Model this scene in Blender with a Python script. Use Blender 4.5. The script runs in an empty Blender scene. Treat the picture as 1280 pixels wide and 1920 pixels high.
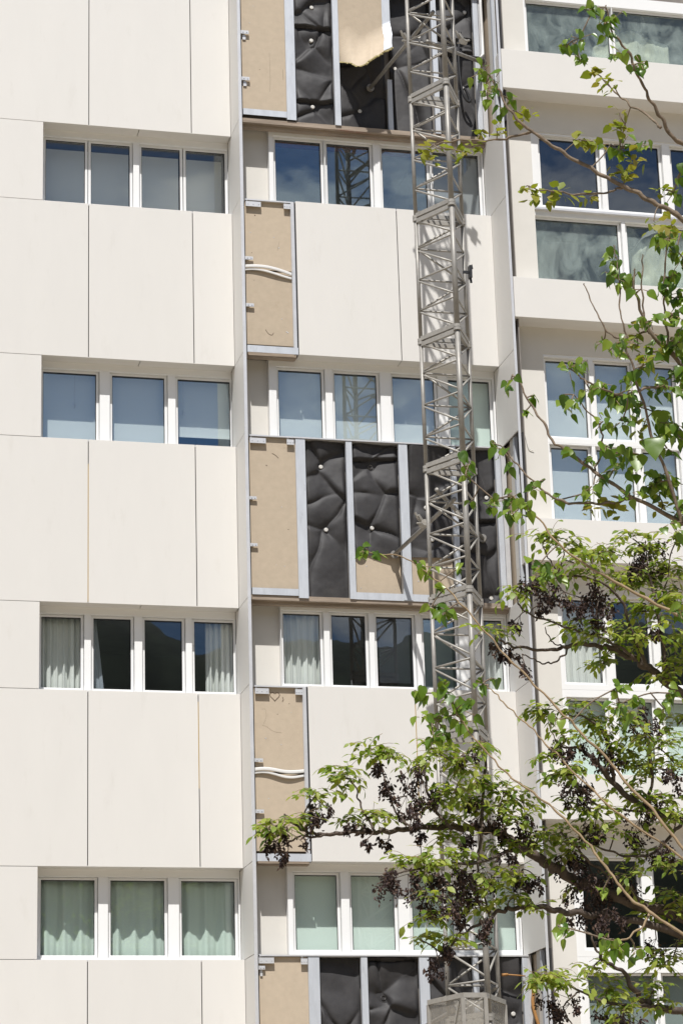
import bpy, bmesh, math, random
from mathutils import Vector, Matrix, noise
random.seed(7)
R = math.radians
scn = bpy.context.scene
col = scn.collection

# ------------------------------------------------------------------ camera geometry (recovered from the facade's vanishing points)
FPX, YAW, PITCH, ROLL = 4621.7, 0.24860664, 0.30177441, -0.03037716
CAM = Vector((0.0, 0.0, 1.6))
fw = Vector((math.sin(YAW)*math.cos(PITCH), math.cos(YAW)*math.cos(PITCH), math.sin(PITCH)))
rt = fw.cross(Vector((0, 0, 1))).normalized(); up = rt.cross(fw)
rt, up = rt*math.cos(ROLL)+up*math.sin(ROLL), up*math.cos(ROLL)-rt*math.sin(ROLL)

def at(px, py, Y):
    """point of the plane y = Y that the photograph's pixel (px, py) looks at"""
    d = rt*((px-640)/FPX) - up*((py-960)/FPX) + fw
    return CAM + d*(Y/d.y)

# ------------------------------------------------------------------ mesh helpers
class MB:
    def __init__(s): s.v = []; s.f = []
    def box(s, x0, x1, y0, y1, z0, z1):
        b = len(s.v)
        s.v += [(x, y, z) for z in (z0, z1) for y in (y0, y1) for x in (x0, x1)]
        s.f += [tuple(b+i for i in q) for q in ((0, 2, 3, 1), (4, 5, 7, 6), (0, 1, 5, 4), (2, 6, 7, 3), (0, 4, 6, 2), (1, 3, 7, 5))]
        return s
    def tube(s, pts, rad, n=8, cap=True):
        pts = [Vector(p) for p in pts]
        if not hasattr(rad, '__len__'): rad = [rad]*len(pts)
        b = len(s.v); ref = None
        for i, p in enumerate(pts):
            t = (pts[min(i+1, len(pts)-1)]-pts[max(i-1, 0)])
            t = t.normalized() if t.length > 1e-9 else Vector((0, 0, 1))
            if ref is None:
                ref = t.orthogonal().normalized()
            ref = (ref-t*ref.dot(t))
            ref = ref.normalized() if ref.length > 1e-6 else t.orthogonal().normalized()
            o = t.cross(ref)
            for k in range(n):
                a = 2*math.pi*k/n
                s.v.append(tuple(p+(ref*math.cos(a)+o*math.sin(a))*rad[i]))
        for i in range(len(pts)-1):
            for k in range(n):
                a, c = b+i*n+k, b+i*n+(k+1) % n
                s.f.append((a, c, c+n, a+n))
        if cap:
            s.f.append(tuple(b+k for k in range(n))[::-1]); s.f.append(tuple(b+(len(pts)-1)*n+k for k in range(n)))
        return s
    def bar(s, a, b, w, h):
        """rectangular bar from a to b, w across (horizontal) and h deep"""
        a, b = Vector(a), Vector(b); t = (b-a).normalized()
        u = t.cross(Vector((0, 0, 1)))
        u = u.normalized() if u.length > 1e-4 else Vector((1, 0, 0))
        n = u.cross(t); i = len(s.v)
        for p in (a, b):
            for q in ((-1, -1), (1, -1), (1, 1), (-1, 1)): s.v.append(tuple(p+u*(q[0]*w/2)+n*(q[1]*h/2)))
        s.f += [tuple(i+k for k in q) for q in ((3, 2, 1, 0), (4, 5, 6, 7), (0, 1, 5, 4), (1, 2, 6, 5), (2, 3, 7, 6), (3, 0, 4, 7))]
        return s
    def grid(s, fn, nu, nv):
        b = len(s.v)
        for j in range(nv+1):
            for i in range(nu+1): s.v.append(tuple(fn(i/nu, j/nv)))
        for j in range(nv):
            for i in range(nu):
                a = b+j*(nu+1)+i; s.f.append((a, a+1, a+nu+2, a+nu+1))
        return s
    def disc(s, c, r, y1, n=14):
        """round cap facing -y"""
        c = Vector(c); b = len(s.v)
        for rr, yy in ((r, c.y), (r, y1+.004), (r*.75, y1)):
            for k in range(n):
                a = 2*math.pi*k/n; s.v.append((c.x+rr*math.cos(a), yy, c.z+rr*math.sin(a)))
        for j in range(2):
            for k in range(n): s.f.append((b+j*n+k, b+j*n+(k+1) % n, b+(j+1)*n+(k+1) % n, b+(j+1)*n+k))
        s.f.append(tuple(b+2*n+k for k in range(n)))
        return s
    def ring(s, x0, x1, z0, z1, l, r, b_, t, y0, y1):
        """one closed rectangular frame: outer box, bar widths left/right/bottom/top, front y0, back y1"""
        b = len(s.v)
        for y in (y0, y1):
            s.v += [(x0, y, z0), (x1, y, z0), (x1, y, z1), (x0, y, z1), (x0+l, y, z0+b_), (x1-r, y, z0+b_), (x1-r, y, z1-t), (x0+l, y, z1-t)]
        for i in range(4):
            j = (i+1) % 4
            s.f += [(b+i, b+j, b+4+j, b+4+i), (b+8+j, b+8+i, b+12+i, b+12+j), (b+j, b+i, b+8+i, b+8+j), (b+4+i, b+4+j, b+12+j, b+12+i)]
        return s
    def build(s, name, mat, parent=None, smooth=False, bevel=0):
        me = bpy.data.meshes.new(name); me.from_pydata(s.v, [], s.f); me.update()
        if bevel:
            bm = bmesh.new(); bm.from_mesh(me)
            bmesh.ops.bevel(bm, geom=bm.edges[:], offset=bevel, segments=2, profile=.7, affect='EDGES')
            bm.to_mesh(me); bm.free()
        bm = bmesh.new(); bm.from_mesh(me); bmesh.ops.recalc_face_normals(bm, faces=bm.faces[:]); bm.to_mesh(me); bm.free()
        if smooth:
            for p in me.polygons: p.use_smooth = True
        o = bpy.data.objects.new(name, me); col.objects.link(o)
        if mat: me.materials.append(mat)
        if parent: o.parent = parent
        return o

def smoothpts(p, n=3):
    for _ in range(n):
        o = [p[0]]
        for a, b in zip(p, p[1:]): o += [a*.75+b*.25, a*.25+b*.75]
        p = o+[p[-1]]
    return p
def box(name, mat, parent, *a, bevel=0): return MB().box(*a).build(name, mat, parent, bevel=bevel)
def tag(o, label=None, cat=None, group=None, kind=None):
    for k, v in (('label', label), ('category', cat), ('group', group), ('kind', kind)):
        if v: o[k] = v
    return o
def empty(name, loc=(0, 0, 0)):
    o = bpy.data.objects.new(name, None); o.location = loc; o.empty_display_size = .3; col.objects.link(o); return o
def plant_child(o, root):
    """keep the world place of a mesh built in world coordinates when its parent Empty is not at the origin"""
    o.parent = root; o.matrix_parent_inverse = Matrix.Translation(-Vector(root.location)); return o

# ------------------------------------------------------------------ materials
def mat(name, base, rough=.5, metal=0, spec=.5, vary=.0, scale=6., bump=0, bscale=60., rnd=0., stretch=None, dirt=None):
    m = bpy.data.materials.new(name); m.use_nodes = True; nt = m.node_tree; N, L = nt.nodes, nt.links
    p = N['Principled BSDF']; p.inputs['Roughness'].default_value = rough; p.inputs['Metallic'].default_value = metal
    p.inputs['Specular IOR Level'].default_value = spec
    p.inputs['Base Color'].default_value = (*base, 1)
    tc = N.new('ShaderNodeTexCoord'); vec = tc.outputs['Object']
    if stretch:
        mp = N.new('ShaderNodeMapping'); mp.inputs['Scale'].default_value = stretch; L.new(vec, mp.inputs[0]); vec = mp.outputs[0]
    last = None
    if vary:
        n = N.new('ShaderNodeTexNoise'); n.inputs['Scale'].default_value = scale; n.inputs['Detail'].default_value = 6; n.inputs['Roughness'].default_value = .62
        L.new(vec, n.inputs['Vector'])
        r = N.new('ShaderNodeMapRange'); r.inputs['From Min'].default_value = .3; r.inputs['From Max'].default_value = .7
        r.inputs['To Min'].default_value = 1-vary; r.inputs['To Max'].default_value = 1+vary; L.new(n.outputs['Fac'], r.inputs['Value'])
        v = N.new('ShaderNodeVectorMath'); v.operation = 'SCALE'; v.inputs[0].default_value = base; L.new(r.outputs[0], v.inputs['Scale']); last = v.outputs[0]
    if rnd:
        oi = N.new('ShaderNodeObjectInfo'); r = N.new('ShaderNodeMapRange'); r.inputs['To Min'].default_value = 1-rnd; r.inputs['To Max'].default_value = 1+rnd
        L.new(oi.outputs['Random'], r.inputs['Value']); v = N.new('ShaderNodeVectorMath'); v.operation = 'SCALE'
        v.inputs[0].default_value = base
        if last: L.new(last, v.inputs[0])
        L.new(r.outputs[0], v.inputs['Scale']); last = v.outputs[0]
    if dirt:
        dc, ds, lo, hi = dirt
        n = N.new('ShaderNodeTexNoise'); n.inputs['Scale'].default_value = ds; n.inputs['Detail'].default_value = 8; n.inputs['Roughness'].default_value = .7
        L.new(vec, n.inputs['Vector'])
        r = N.new('ShaderNodeMapRange'); r.inputs['From Min'].default_value = lo; r.inputs['From Max'].default_value = hi; L.new(n.outputs['Fac'], r.inputs['Value'])
        mx = N.new('ShaderNodeMix'); mx.data_type = 'RGBA'; mx.inputs['A'].default_value = (*base, 1); mx.inputs['B'].default_value = (*dc, 1)
        if last: L.new(last, mx.inputs['A'])
        L.new(r.outputs[0], mx.inputs['Factor']); last = mx.outputs['Result']
    if last: L.new(last, p.inputs['Base Color'])
    if bump:
        n = N.new('ShaderNodeTexNoise'); n.inputs['Scale'].default_value = bscale; n.inputs['Detail'].default_value = 5; L.new(vec, n.inputs['Vector'])
        b = N.new('ShaderNodeBump'); b.inputs['Strength'].default_value = bump; b.inputs['Distance'].default_value = .01
        L.new(n.outputs['Fac'], b.inputs['Height']); L.new(b.outputs[0], p.inputs['Normal'])
    return m

def glass_mat(name, tint, refl, gloss=(.92, .97, 1), wob=.02):
    m = bpy.data.materials.new(name); m.use_nodes = True; nt = m.node_tree; N, L = nt.nodes, nt.links; N.clear()
    out = N.new('ShaderNodeOutputMaterial'); mx = N.new('ShaderNodeMixShader'); tr = N.new('ShaderNodeBsdfTransparent'); gl = N.new('ShaderNodeBsdfGlossy')
    tr.inputs[0].default_value = (*tint, 1); gl.inputs['Roughness'].default_value = 0.0; gl.inputs['Color'].default_value = (*gloss, 1)
    fr = N.new('ShaderNodeLayerWeight'); fr.inputs['Blend'].default_value = .5
    pw = N.new('ShaderNodeMath'); pw.operation = 'POWER'; pw.inputs[1].default_value = 5; L.new(fr.outputs['Facing'], pw.inputs[0])
    ad = N.new('ShaderNodeMath'); ad.operation = 'MULTIPLY_ADD'; ad.use_clamp = True; ad.inputs[1].default_value = .8; ad.inputs[2].default_value = refl
    L.new(pw.outputs[0], ad.inputs[0]); L.new(ad.outputs[0], mx.inputs[0]); L.new(tr.outputs[0], mx.inputs[1]); L.new(gl.outputs[0], mx.inputs[2]); L.new(mx.outputs[0], out.inputs[0])
    tc = N.new('ShaderNodeTexCoord'); n = N.new('ShaderNodeTexNoise'); n.inputs['Scale'].default_value = 2.2; n.inputs['Detail'].default_value = 1
    L.new(tc.outputs['Object'], n.inputs['Vector']); b = N.new('ShaderNodeBump'); b.inputs['Strength'].default_value = wob; b.inputs['Distance'].default_value = .05
    L.new(n.outputs['Fac'], b.inputs['Height']); L.new(b.outputs[0], gl.inputs['Normal'])
    return m

def cloth_mat(name, base, trans=.3, through=0.):
    m = bpy.data.materials.new(name); m.use_nodes = True; nt = m.node_tree; N, L = nt.nodes, nt.links; N.clear()
    out = N.new('ShaderNodeOutputMaterial'); mx = N.new('ShaderNodeMixShader'); d = N.new('ShaderNodeBsdfDiffuse'); t = N.new('ShaderNodeBsdfTranslucent')
    d.inputs[0].default_value = (*base, 1); t.inputs[0].default_value = (*base, 1); mx.inputs[0].default_value = trans
    L.new(d.outputs[0], mx.inputs[1]); L.new(t.outputs[0], mx.inputs[2])
    if through:
        m2 = N.new('ShaderNodeMixShader'); tp = N.new('ShaderNodeBsdfTransparent'); m2.inputs[0].default_value = through
        L.new(mx.outputs[0], m2.inputs[1]); L.new(tp.outputs[0], m2.inputs[2]); L.new(m2.outputs[0], out.inputs[0])
    else: L.new(mx.outputs[0], out.inputs[0])
    return m

def leaf_mat(name, c0, c1, c2, trans=.35, rough=.42, spec=.35):
    m = bpy.data.materials.new(name); m.use_nodes = True; nt = m.node_tree; N, L = nt.nodes, nt.links
    p = N['Principled BSDF']; p.inputs['Roughness'].default_value = rough; p.inputs['Specular IOR Level'].default_value = spec
    g = N.new('ShaderNodeNewGeometry'); cr = N.new('ShaderNodeValToRGB'); e = cr.color_ramp.elements
    e[0].color = (*c0, 1); e[1].color = (*c2, 1); k = e.new(.5); k.color = (*c1, 1)
    L.new(g.outputs['Random Per Island'], cr.inputs[0]); L.new(cr.outputs[0], p.inputs['Base Color'])
    if trans:
        t = N.new('ShaderNodeBsdfTranslucent'); mx = N.new('ShaderNodeMixShader'); mx.inputs[0].default_value = trans
        v = N.new('ShaderNodeMix'); v.data_type = 'RGBA'; v.blend_type = 'MULTIPLY'; v.inputs['Factor'].default_value = 1; v.inputs['B'].default_value = (1.5, 1.5, .6, 1)
        L.new(cr.outputs[0], v.inputs['A']); L.new(v.outputs['Result'], t.inputs[0])
        L.new(p.outputs[0], mx.inputs[1]); L.new(t.outputs[0], mx.inputs[2]); L.new(mx.outputs[0], N['Material Output'].inputs[0])
    return m

M = dict(
    panel=mat('cream_panel', (.70, .68, .645), .5, spec=.35, vary=.014, scale=2.2, rnd=.014, bump=.015, bscale=220, stretch=(1.6, 1.6, .45), dirt=((.62, .595, .55), 3.4, .58, .92)),
    render=mat('cream_render', (.69, .665, .615), .85, spec=.2, vary=.03, scale=3, bump=.05, bscale=140),
    band=mat('pale_band', (.71, .69, .655), .6, spec=.3, vary=.015, scale=3, rnd=.01),
    trim=mat('pale_metal', (.70, .70, .71), .38, metal=.35, vary=.06, scale=9),
    rail=mat('galvanised_rail', (.58, .605, .645), .48, metal=.25, vary=.09, scale=14, stretch=(1, 1, .25), dirt=((.42, .43, .45), 26, .58, .75)),
    board=mat('tan_board', (.50, .415, .315), .85, spec=.15, vary=.05, scale=13, bump=.12, bscale=90, rnd=.04, dirt=((.33, .255, .18), 3.2, .62, .86)),
    black=mat('black_membrane', (.040, .038, .039), .64, spec=.40, vary=.18, scale=5, bump=.10, bscale=90, dirt=((.062, .058, .056), 3, .52, .8)),
    wool=mat('yellow_wool', (.55, .48, .25), .95, spec=.05, vary=.2, scale=30, bump=.6, bscale=120),
    cap=mat('pale_cap', (.62, .60, .56), .6),
    core=mat('concrete', (.23, .21, .19), .9, vary=.15, scale=4),
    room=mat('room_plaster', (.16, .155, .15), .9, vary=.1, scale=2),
    ledge=mat('rough_ledge', (.335, .275, .22), .9, spec=.1, vary=.25, scale=5, stretch=(.35, 1, 5), bump=.4, bscale=35, dirt=((.30, .15, .11), 2.6, .60, .70)),
    frame=mat('white_window_frame', (.83, .83, .82), .38, spec=.45),
    sash=mat('white_window_sash', (.80, .80, .79), .34, spec=.45),
    seal=mat('dark_seal', (.02, .02, .022), .6),
    blind=cloth_mat('roller_blind', (.88, .90, .88), .12),
    greyblind=cloth_mat('grey_blind', (.34, .35, .36), .1),
    curtain=cloth_mat('pale_curtain', (.90, .91, .88), .22),
    sheer=cloth_mat('sheer_curtain', (.88, .91, .88), .28, .08),
    cream=mat('cream_lining', (.74, .67, .56), .8, vary=.08, scale=4),
    mast=mat('galvanised_mast', (.285, .27, .245), .5, metal=.25, vary=.14, scale=11, dirt=((.24, .20, .16), 15, .56, .75)),
    mastbright=mat('bright_galvanised', (.36, .34, .305), .5, metal=.25, vary=.12, scale=18, dirt=((.28, .19, .12), 12, .60, .75)),
    rubber=mat('black_rubber', (.018, .018, .02), .5),
    whitestrip=mat('white_strip', (.74, .73, .71), .5),
    yellow=mat('yellow_sealant', (.45, .30, .08), .7),
    pencil=mat('pencil_mark', (.16, .12, .09), .9),
    orange=mat('rust_orange', (.38, .19, .06), .7, vary=.2),
    bark=mat('grey_brown_bark', (.20, .155, .115), .85, spec=.1, vary=.35, scale=22, bump=.5, bscale=60),
    shoot=mat('tan_shoot_bark', (.29, .21, .125), .7, spec=.2, vary=.25, scale=25),
    darkbark=mat('dark_bark', (.115, .09, .075), .9, spec=.1, vary=.35, scale=22, bump=.6, bscale=60),
    leaf=leaf_mat('broad_leaf', (.06, .125, .014), (.12, .205, .022), (.24, .32, .05), .40, .33, .5),
    young=leaf_mat('young_leaf', (.16, .20, .025), (.24, .27, .035), (.26, .22, .05), .35, .5, .25),
    fine=leaf_mat('leaflet', (.10, .17, .022), (.22, .29, .045), (.36, .39, .09), .40, .45, .35),
    seed=leaf_mat('dry_key', (.028, .020, .020), (.062, .040, .038), (.15, .095, .07), .15, .6, .25),
    ground=mat('paving', (.34, .29, .22), .9, vary=.12, scale=.6, bump=.2, bscale=20),
    hill=mat('wooded_slope', (.035, .045, .022), .95, vary=.5, scale=.25),
)
G = dict(
    blue=glass_mat('clear_pane', (.975, 1, 1), .165, (.74, .90, 1)),
    mid=glass_mat('cool_pane', (.985, 1, .995), .08),
    green=glass_mat('greenish_pane', (.955, .998, .978), .07),
    dark=glass_mat('dark_pane', (.80, .83, .86), .09),
    navy=glass_mat('smoked_pane', (.62, .66, .72), .12),
)
def dirty_glass():
    m = bpy.data.materials.new('dirty_pane'); m.use_nodes = True; nt = m.node_tree; N, L = nt.nodes, nt.links; N.clear()
    out = N.new('ShaderNodeOutputMaterial'); mx = N.new('ShaderNodeMixShader'); m2 = N.new('ShaderNodeMixShader')
    tr = N.new('ShaderNodeBsdfTransparent'); gl = N.new('ShaderNodeBsdfGlossy'); df = N.new('ShaderNodeBsdfDiffuse')
    tr.inputs[0].default_value = (.90, .95, .93, 1); gl.inputs['Roughness'].default_value = .03
    tc = N.new('ShaderNodeTexCoord'); mp = N.new('ShaderNodeMapping'); mp.inputs['Scale'].default_value = (2.2, 1, 1.1); L.new(tc.outputs['Object'], mp.inputs[0])
    n = N.new('ShaderNodeTexNoise'); n.inputs['Scale'].default_value = 1.7; n.inputs['Detail'].default_value = 7; n.inputs['Roughness'].default_value = .66; n.inputs['Distortion'].default_value = .7
    L.new(mp.outputs[0], n.inputs['Vector'])
    r = N.new('ShaderNodeMapRange'); r.inputs['From Min'].default_value = .38; r.inputs['From Max'].default_value = .72; r.inputs['To Min'].default_value = .05; r.inputs['To Max'].default_value = .40
    L.new(n.outputs['Fac'], r.inputs['Value']); df.inputs[0].default_value = (.52, .60, .57, 1)
    mx.inputs[0].default_value = .08; L.new(tr.outputs[0], mx.inputs[1]); L.new(gl.outputs[0], mx.inputs[2])
    L.new(r.outputs[0], m2.inputs[0]); L.new(mx.outputs[0], m2.inputs[1]); L.new(df.outputs[0], m2.inputs[2]); L.new(m2.outputs[0], out.inputs[0])
    return m
G['dirty'] = dirty_glass()

# ------------------------------------------------------------------ facade constants (metres)
YA, YB, YC, YW = 27.0, 26.5, 25.9, 26.2          # cladding planes of the three bays, wall plane of the right bay
XAB, XBC = 5.60, 8.735
ZB = [6.03, 9.045, 12.035, 15.045]               # underside of the apron over each window band
ZT = [5.015, 8.03, 11.022, 14.015, 17.03]        # top of the apron under each window band
ROOF = 17.05; YBACK = 31.0; XL, XR = -1.5, 14.0
rowpy = {3: 330, 2: 760, 1: 1220, 0: 1715}
bld = tag(empty('apartment_building', (5, 29, 0)), 'cream clad apartment block with stepped bays, half its insulated panels taken off', 'building')
def P(name, mb, m, parent=None, **k):
    o = mb.build(name, m, None, **k)
    if parent is None: plant_child(o, bld)
    else: o.parent = parent; o.matrix_parent_inverse = parent.matrix_parent_inverse.copy() if False else Matrix.Identity(4)
    return o
def W(x, k, Y): return at(x, rowpy[k], Y).x

# structural cores: one per bay, slabs behind each apron, the rooms behind the windows
def core(x0, x1, yf):
    zs = [(0, 2.0)] + [(3.03, ZT[0]-.03)] + [(ZB[k]+.02, ZT[k+1]-.03) for k in range(4)]
    if x0 > XBC: zs = [(0, 2.0), (2.76, 3.38), (6.10, 6.94), (9.15, 9.945), (12.13, 12.955), (15.06, 15.98)]
    for z0, z1 in zs:
        P('structural_wall', MB().box(x0, x1, yf, YBACK-.3, z0, z1), M['core'])
core(XL, XAB-.004, YA+.09); core(XAB+.05, XBC-.004, YB+.20); core(XBC+.10, XR, YW+.16)
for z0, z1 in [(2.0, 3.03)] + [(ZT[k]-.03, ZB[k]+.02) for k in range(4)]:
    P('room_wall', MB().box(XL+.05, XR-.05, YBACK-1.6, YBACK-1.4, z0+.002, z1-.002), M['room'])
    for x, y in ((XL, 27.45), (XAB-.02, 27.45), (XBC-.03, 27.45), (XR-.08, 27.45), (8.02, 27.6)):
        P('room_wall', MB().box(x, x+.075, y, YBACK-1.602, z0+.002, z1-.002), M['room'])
for a, b, y in ((XL-.05, XAB, YA), (XAB+.001, XBC, YB), (XBC+.001, XR+.05, YW+.05)): P('roof', MB().box(a, b, y-.03, YBACK, ROOF, ROOF+.25), M['core'])
P('rear_wall', MB().box(XL-.05, XR+.05, YBACK-.29, YBACK, 0, ROOF-.002), M['render'])
P('side_wall', MB().box(XL-.05, XL-.002, YA+.0, YBACK-.30, 0, ROOF-.002), M['render'])
P('side_wall', MB().box(XR+.002, XR+.05, YW, YBACK-.30, 0, ROOF-.002), M['render'])

# ---- cladding helpers
GAP = .005; TH = .014
def panel(x0, x1, z0, z1, yf):
    return P('cladding_panel', MB().box(x0+GAP, x1-GAP, yf, yf+TH, z0+.003, z1-.003), M['panel'], bevel=.0022)
def soffits(x0, x1, cuts, z, y0, y1):
    xs = [x0]+cuts+[x1]
    for a, b in zip(xs, xs[1:]): P('soffit_panel', MB().box(a+.004, b-.004, y0, y1, z+.004, z+.018), M['panel'], bevel=.0015)

# ---- bay on the left
AJ = [XL, -.03, 1.30, 2.575, 3.847, 5.108, XAB]
aprons = [(3.03, ZT[0])] + [(ZB[k], ZT[k+1]) for k in range(4)]
for z0, z1 in aprons:
    for a, b in zip(AJ, AJ[1:]): panel(a, b, z0, z1, YA)
for a, b in zip(AJ, AJ[1:]): panel(a, b, 0, 3.0, YA)
XJ = 3.295
for k in range(4):
    panel(XL, 1.30, ZT[k], ZB[k], YA); panel(1.30, XJ+GAP, ZT[k], ZB[k], YA)
    P('reveal_panel', MB().box(XJ-TH, XJ, YA+TH+.002, YA+.203, ZT[k]+.02, ZB[k]), M['panel'])
    soffits(XJ+.002, XAB-.002, [at(262, 247, YA).x], ZB[k], YA+TH+.003, YA+.2045)
    P('window_sill', MB().box(XJ+.002, XAB-.002, YA+TH+.003, YA+.203, ZT[k]-.022, ZT[k]-.006), M['trim'])

# ---- fins at the steps (faces that look left) and their metal edges
def fin(x, y0, y1, zs):
    for z0, z1 in zip(zs, zs[1:]):
        P('return_panel', MB().box(x, x+TH, y0+.004, y1, z0+.004, z1-.004), M['panel'], bevel=.0015)
zf = [0, 3.03] + [z for k in range(4) for z in (ZT[k], ZB[k])] + [ROOF]
fin(XAB, YB, YA+.204, zf)
P('edge_trim', MB().box(XAB-.002, XAB+.035, YB-.012, YB+.003, 0, ROOF-.002).box(XAB+TH+.001, XAB+.035, YB+.0035, YB+.05, 0, ROOF-.002), M['trim'])
P('cavity_backing', MB().box(XAB+TH+.002, XAB+.04, YB+.06, YA+.3, 0, ROOF-.002), M['core'])
# second step: the return is clad only beside the clad aprons and the windows
zr = [(0, 3.03), (ZT[0], ZB[0]), (ZB[0], ZT[1]), (ZT[1], ZB[1]), (ZT[2], ZB[2]), (ZB[2], ZT[3]), (ZT[3], ZB[3])]
for z0, z1 in zr:
    P('return_panel', MB().box(XBC, XBC+TH, YC+.004, YB+.204, z0+.004, z1-.004), M['panel'], bevel=.0015)
P('edge_trim', MB().box(XBC-.002, XBC+.027, YC-.006, YC+.006, 0, ROOF-.002).box(XBC+TH+.001, XBC+.027, YC+.0065, YC+.05, 0, ROOF-.002), M['trim'])
P('cavity_backing', MB().box(XBC+.085, XBC+.098, YC+.06, YB+.4, 0, ROOF-.002), M['core'])

# ---- middle bay
BJ = 7.527
for k in (0, 2):
    panel(6.268, BJ, ZB[k], ZT[k+1], YB); panel(BJ, XBC+.003, ZB[k], ZT[k+1], YB)
for a, b in ((5.645, 7.0), (7.0, XBC)): panel(a, b, 0, 3.0, YB)
for k in (0, 2):
    soffits(6.27, XBC-.002, [BJ], ZB[k], YB+TH+.003, YB+.2045)
for k in range(4):
    P('window_sill', MB().box(5.66, XBC-.002, YB+.02, YB+.203, ZT[k]-.022, ZT[k]-.006), M['trim'])
    P('side_wall', MB().box(5.645, W({3: 505, 2: 505, 1: 527, 0: 540}[k], k, YB+.205), YB+.30, YB+.42, ZT[k]+.002, ZB[k]+.018), M['render'])
for k in (1, 3):
    P('ledge', MB().box(5.65, XBC-.002, YB+.045, YB+.10, ZB[k]-.012, ZB[k]+.045).box(5.65, XBC-.002, YB+.102, YB+.175, ZB[k]-.05, ZB[k]+.03).box(5.65, XBC-.002, YB+.177, YB+.2045, ZB[k]-.025, ZB[k]+.03), M['ledge'])
for k in (0, 2):
    P('ledge', MB().box(5.65, 6.25, YB+.055, YB+.15, ZB[k]-.03, ZB[k]+.03).box(5.65, 6.25, YB+.152, YB+.2045, ZB[k]-.012, ZB[k]+.03), M['ledge'])

def clip(x, z, w=.10, h=.045, y=YB+.02, tail=True):
    m = MB().box(x, x+w, y, y+.012, z-h/2, z+h/2)
    m.box(x, x+w*.5, y+.013, y+.055, z-h*.4, z-h*.2)
    if tail: m.box(x+w*.25, x+w*.65, y+.02, y+.03, z-h/2-.07, z-h/2-.001)
    o = P('bracket', m, M['trim'])
    for t in (.3, .75): P('bolt', MB().disc((x+w*t, y, z), .007, y-.006, 8), M['rail'], o)
    return o
def head_bracket(x, z, w, y=YB+.012):
    m = MB().box(x, x+w, y, y+.01, z-.085, z-.022).box(x, x+w, y+.0105, y+.12, z-.028, z-.022).box(x+.01, x+.03, y+.03, y+.07, z-.021, z+.02)
    o = P('bracket', m, M['trim'])
    for t in (.15, .5, .85): P('bolt', MB().disc((x+w*t, y, z-.055), .006, y-.005, 8), M['rail'], o)
def board(x0, x1, z0, z1, y=YB+.055):
    o = P('backing_board', MB().box(x0, x1, y, y+.016, z0, z1), M['board'], bevel=.002)
    q = random.Random(int(x0*97+z0*31)); n = 0
    while n < 5:
        a, c = q.uniform(x0+.06, x1-.06), q.uniform(z0+.1, z1-.06) if z1-z0 > .2 else (z0+z1)/2
        P('screw', MB().disc((a, y+.001, c), q.uniform(.004, .0085), y-.003, 8), M['pencil'] if n % 2 else M['rail'], o); n += 1
    return o
def rail(x0, x1, z0, z1, y=YB+.028, d=.05):
    # folded profile: front flange with two returns
    return P('rail', MB().box(x0, x1, y, y+.004, z0, z1).box(x0, x0+.004, y+.0045, y+d, z0, z1).box(x1-.004, x1, y+.0045, y+d, z0, z1), M['rail'])

def quilt(x0, x1, z0, z1, pins, seed, y=YB+.115, seams=(), torn=0):
    """black faced mineral wool, dented where its pins hold it and creased between the dents"""
    rnd = random.Random(seed)
    cells = []
    for (a, b) in pins:
        ph = rnd.random()*6.28
        for i in range(4):
            an = ph+6.283*i/4+rnd.uniform(-.35, .35); r = rnd.uniform(.26, .36)
            cells.append((a+r*math.cos(an)*.8, b+r*math.sin(an)*1.15))
    if len(cells) < 6: cells += [(rnd.uniform(x0, x1), rnd.uniform(z0, z1)) for _ in range(3)]
    tilt = [(rnd.uniform(-.20, .20), rnd.uniform(-.20, .20)) for _ in cells]
    nx, nz = max(8, int((x1-x0)/.011)), int((z1-z0)/.012)
    def h(x, z):
        q = noise.noise_vector(Vector((x*3.1, seed*3.7, z*3.1)))*.05
        xx, zz = x+q.x, z+q.z
        ds = sorted(((math.hypot((xx-c[0])*1.15, zz-c[1]), i) for i, c in enumerate(cells)))[:2]
        (d1, i1), (d2, _) = ds
        e = d2-d1
        v = .034*(1-math.exp(-e/.075))
        c = cells[i1]
        v += (tilt[i1][0]*(xx-c[0])+tilt[i1][1]*(zz-c[1]))*(1-math.exp(-e/.05))
        v += .016*noise.noise(Vector((x*4, seed, z*4)))+.0016*noise.noise(Vector((x*17, seed, z*17)))
        for a, b in pins: v -= .05*math.exp(-(math.hypot(x-a, z-b)/.07)**1.1)
        for s_, (sz, sl) in enumerate(seams):
            d = z-(sz+sl*(x-x0)+.03*noise.noise(Vector((x*4, s_, seed))))
            v += .05*math.exp(-d/.16) if d > 0 else -.02*math.exp(d/.05)
            v -= .05*math.exp(-(d/.012)**2)
        ed = min(x-x0, x1-x)
        v *= min(1, .25+ed/.05)
        return v
    m = MB().grid(lambda u, w: (x0+(x1-x0)*u, y-h(x0+(x1-x0)*u, z0+(z1-z0)*w), z0+(z1-z0)*w), nx, nz)
    b = len(m.v); m.box(x0+.001, x1-.001, y+.03, y+.07, z0+.001, z1-.001)
    o = P('insulation', m, M['black'])
    for p in o.data.polygons:
        if max(p.vertices) < b: p.use_smooth = True
    for a, c in pins: P('fastener', MB().disc((a, y+.02, c), .025, y-h(a, c)-.034), M['cap'], o)
    return o
def zz(px, py): q = at(px, py, YB+.06); return (q.x, q.z)

RX = [5.66, 6.205, 6.32, 6.81, 6.882, 7.45, 7.555, 8.085, 8.15, 8.636, 8.70]
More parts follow.
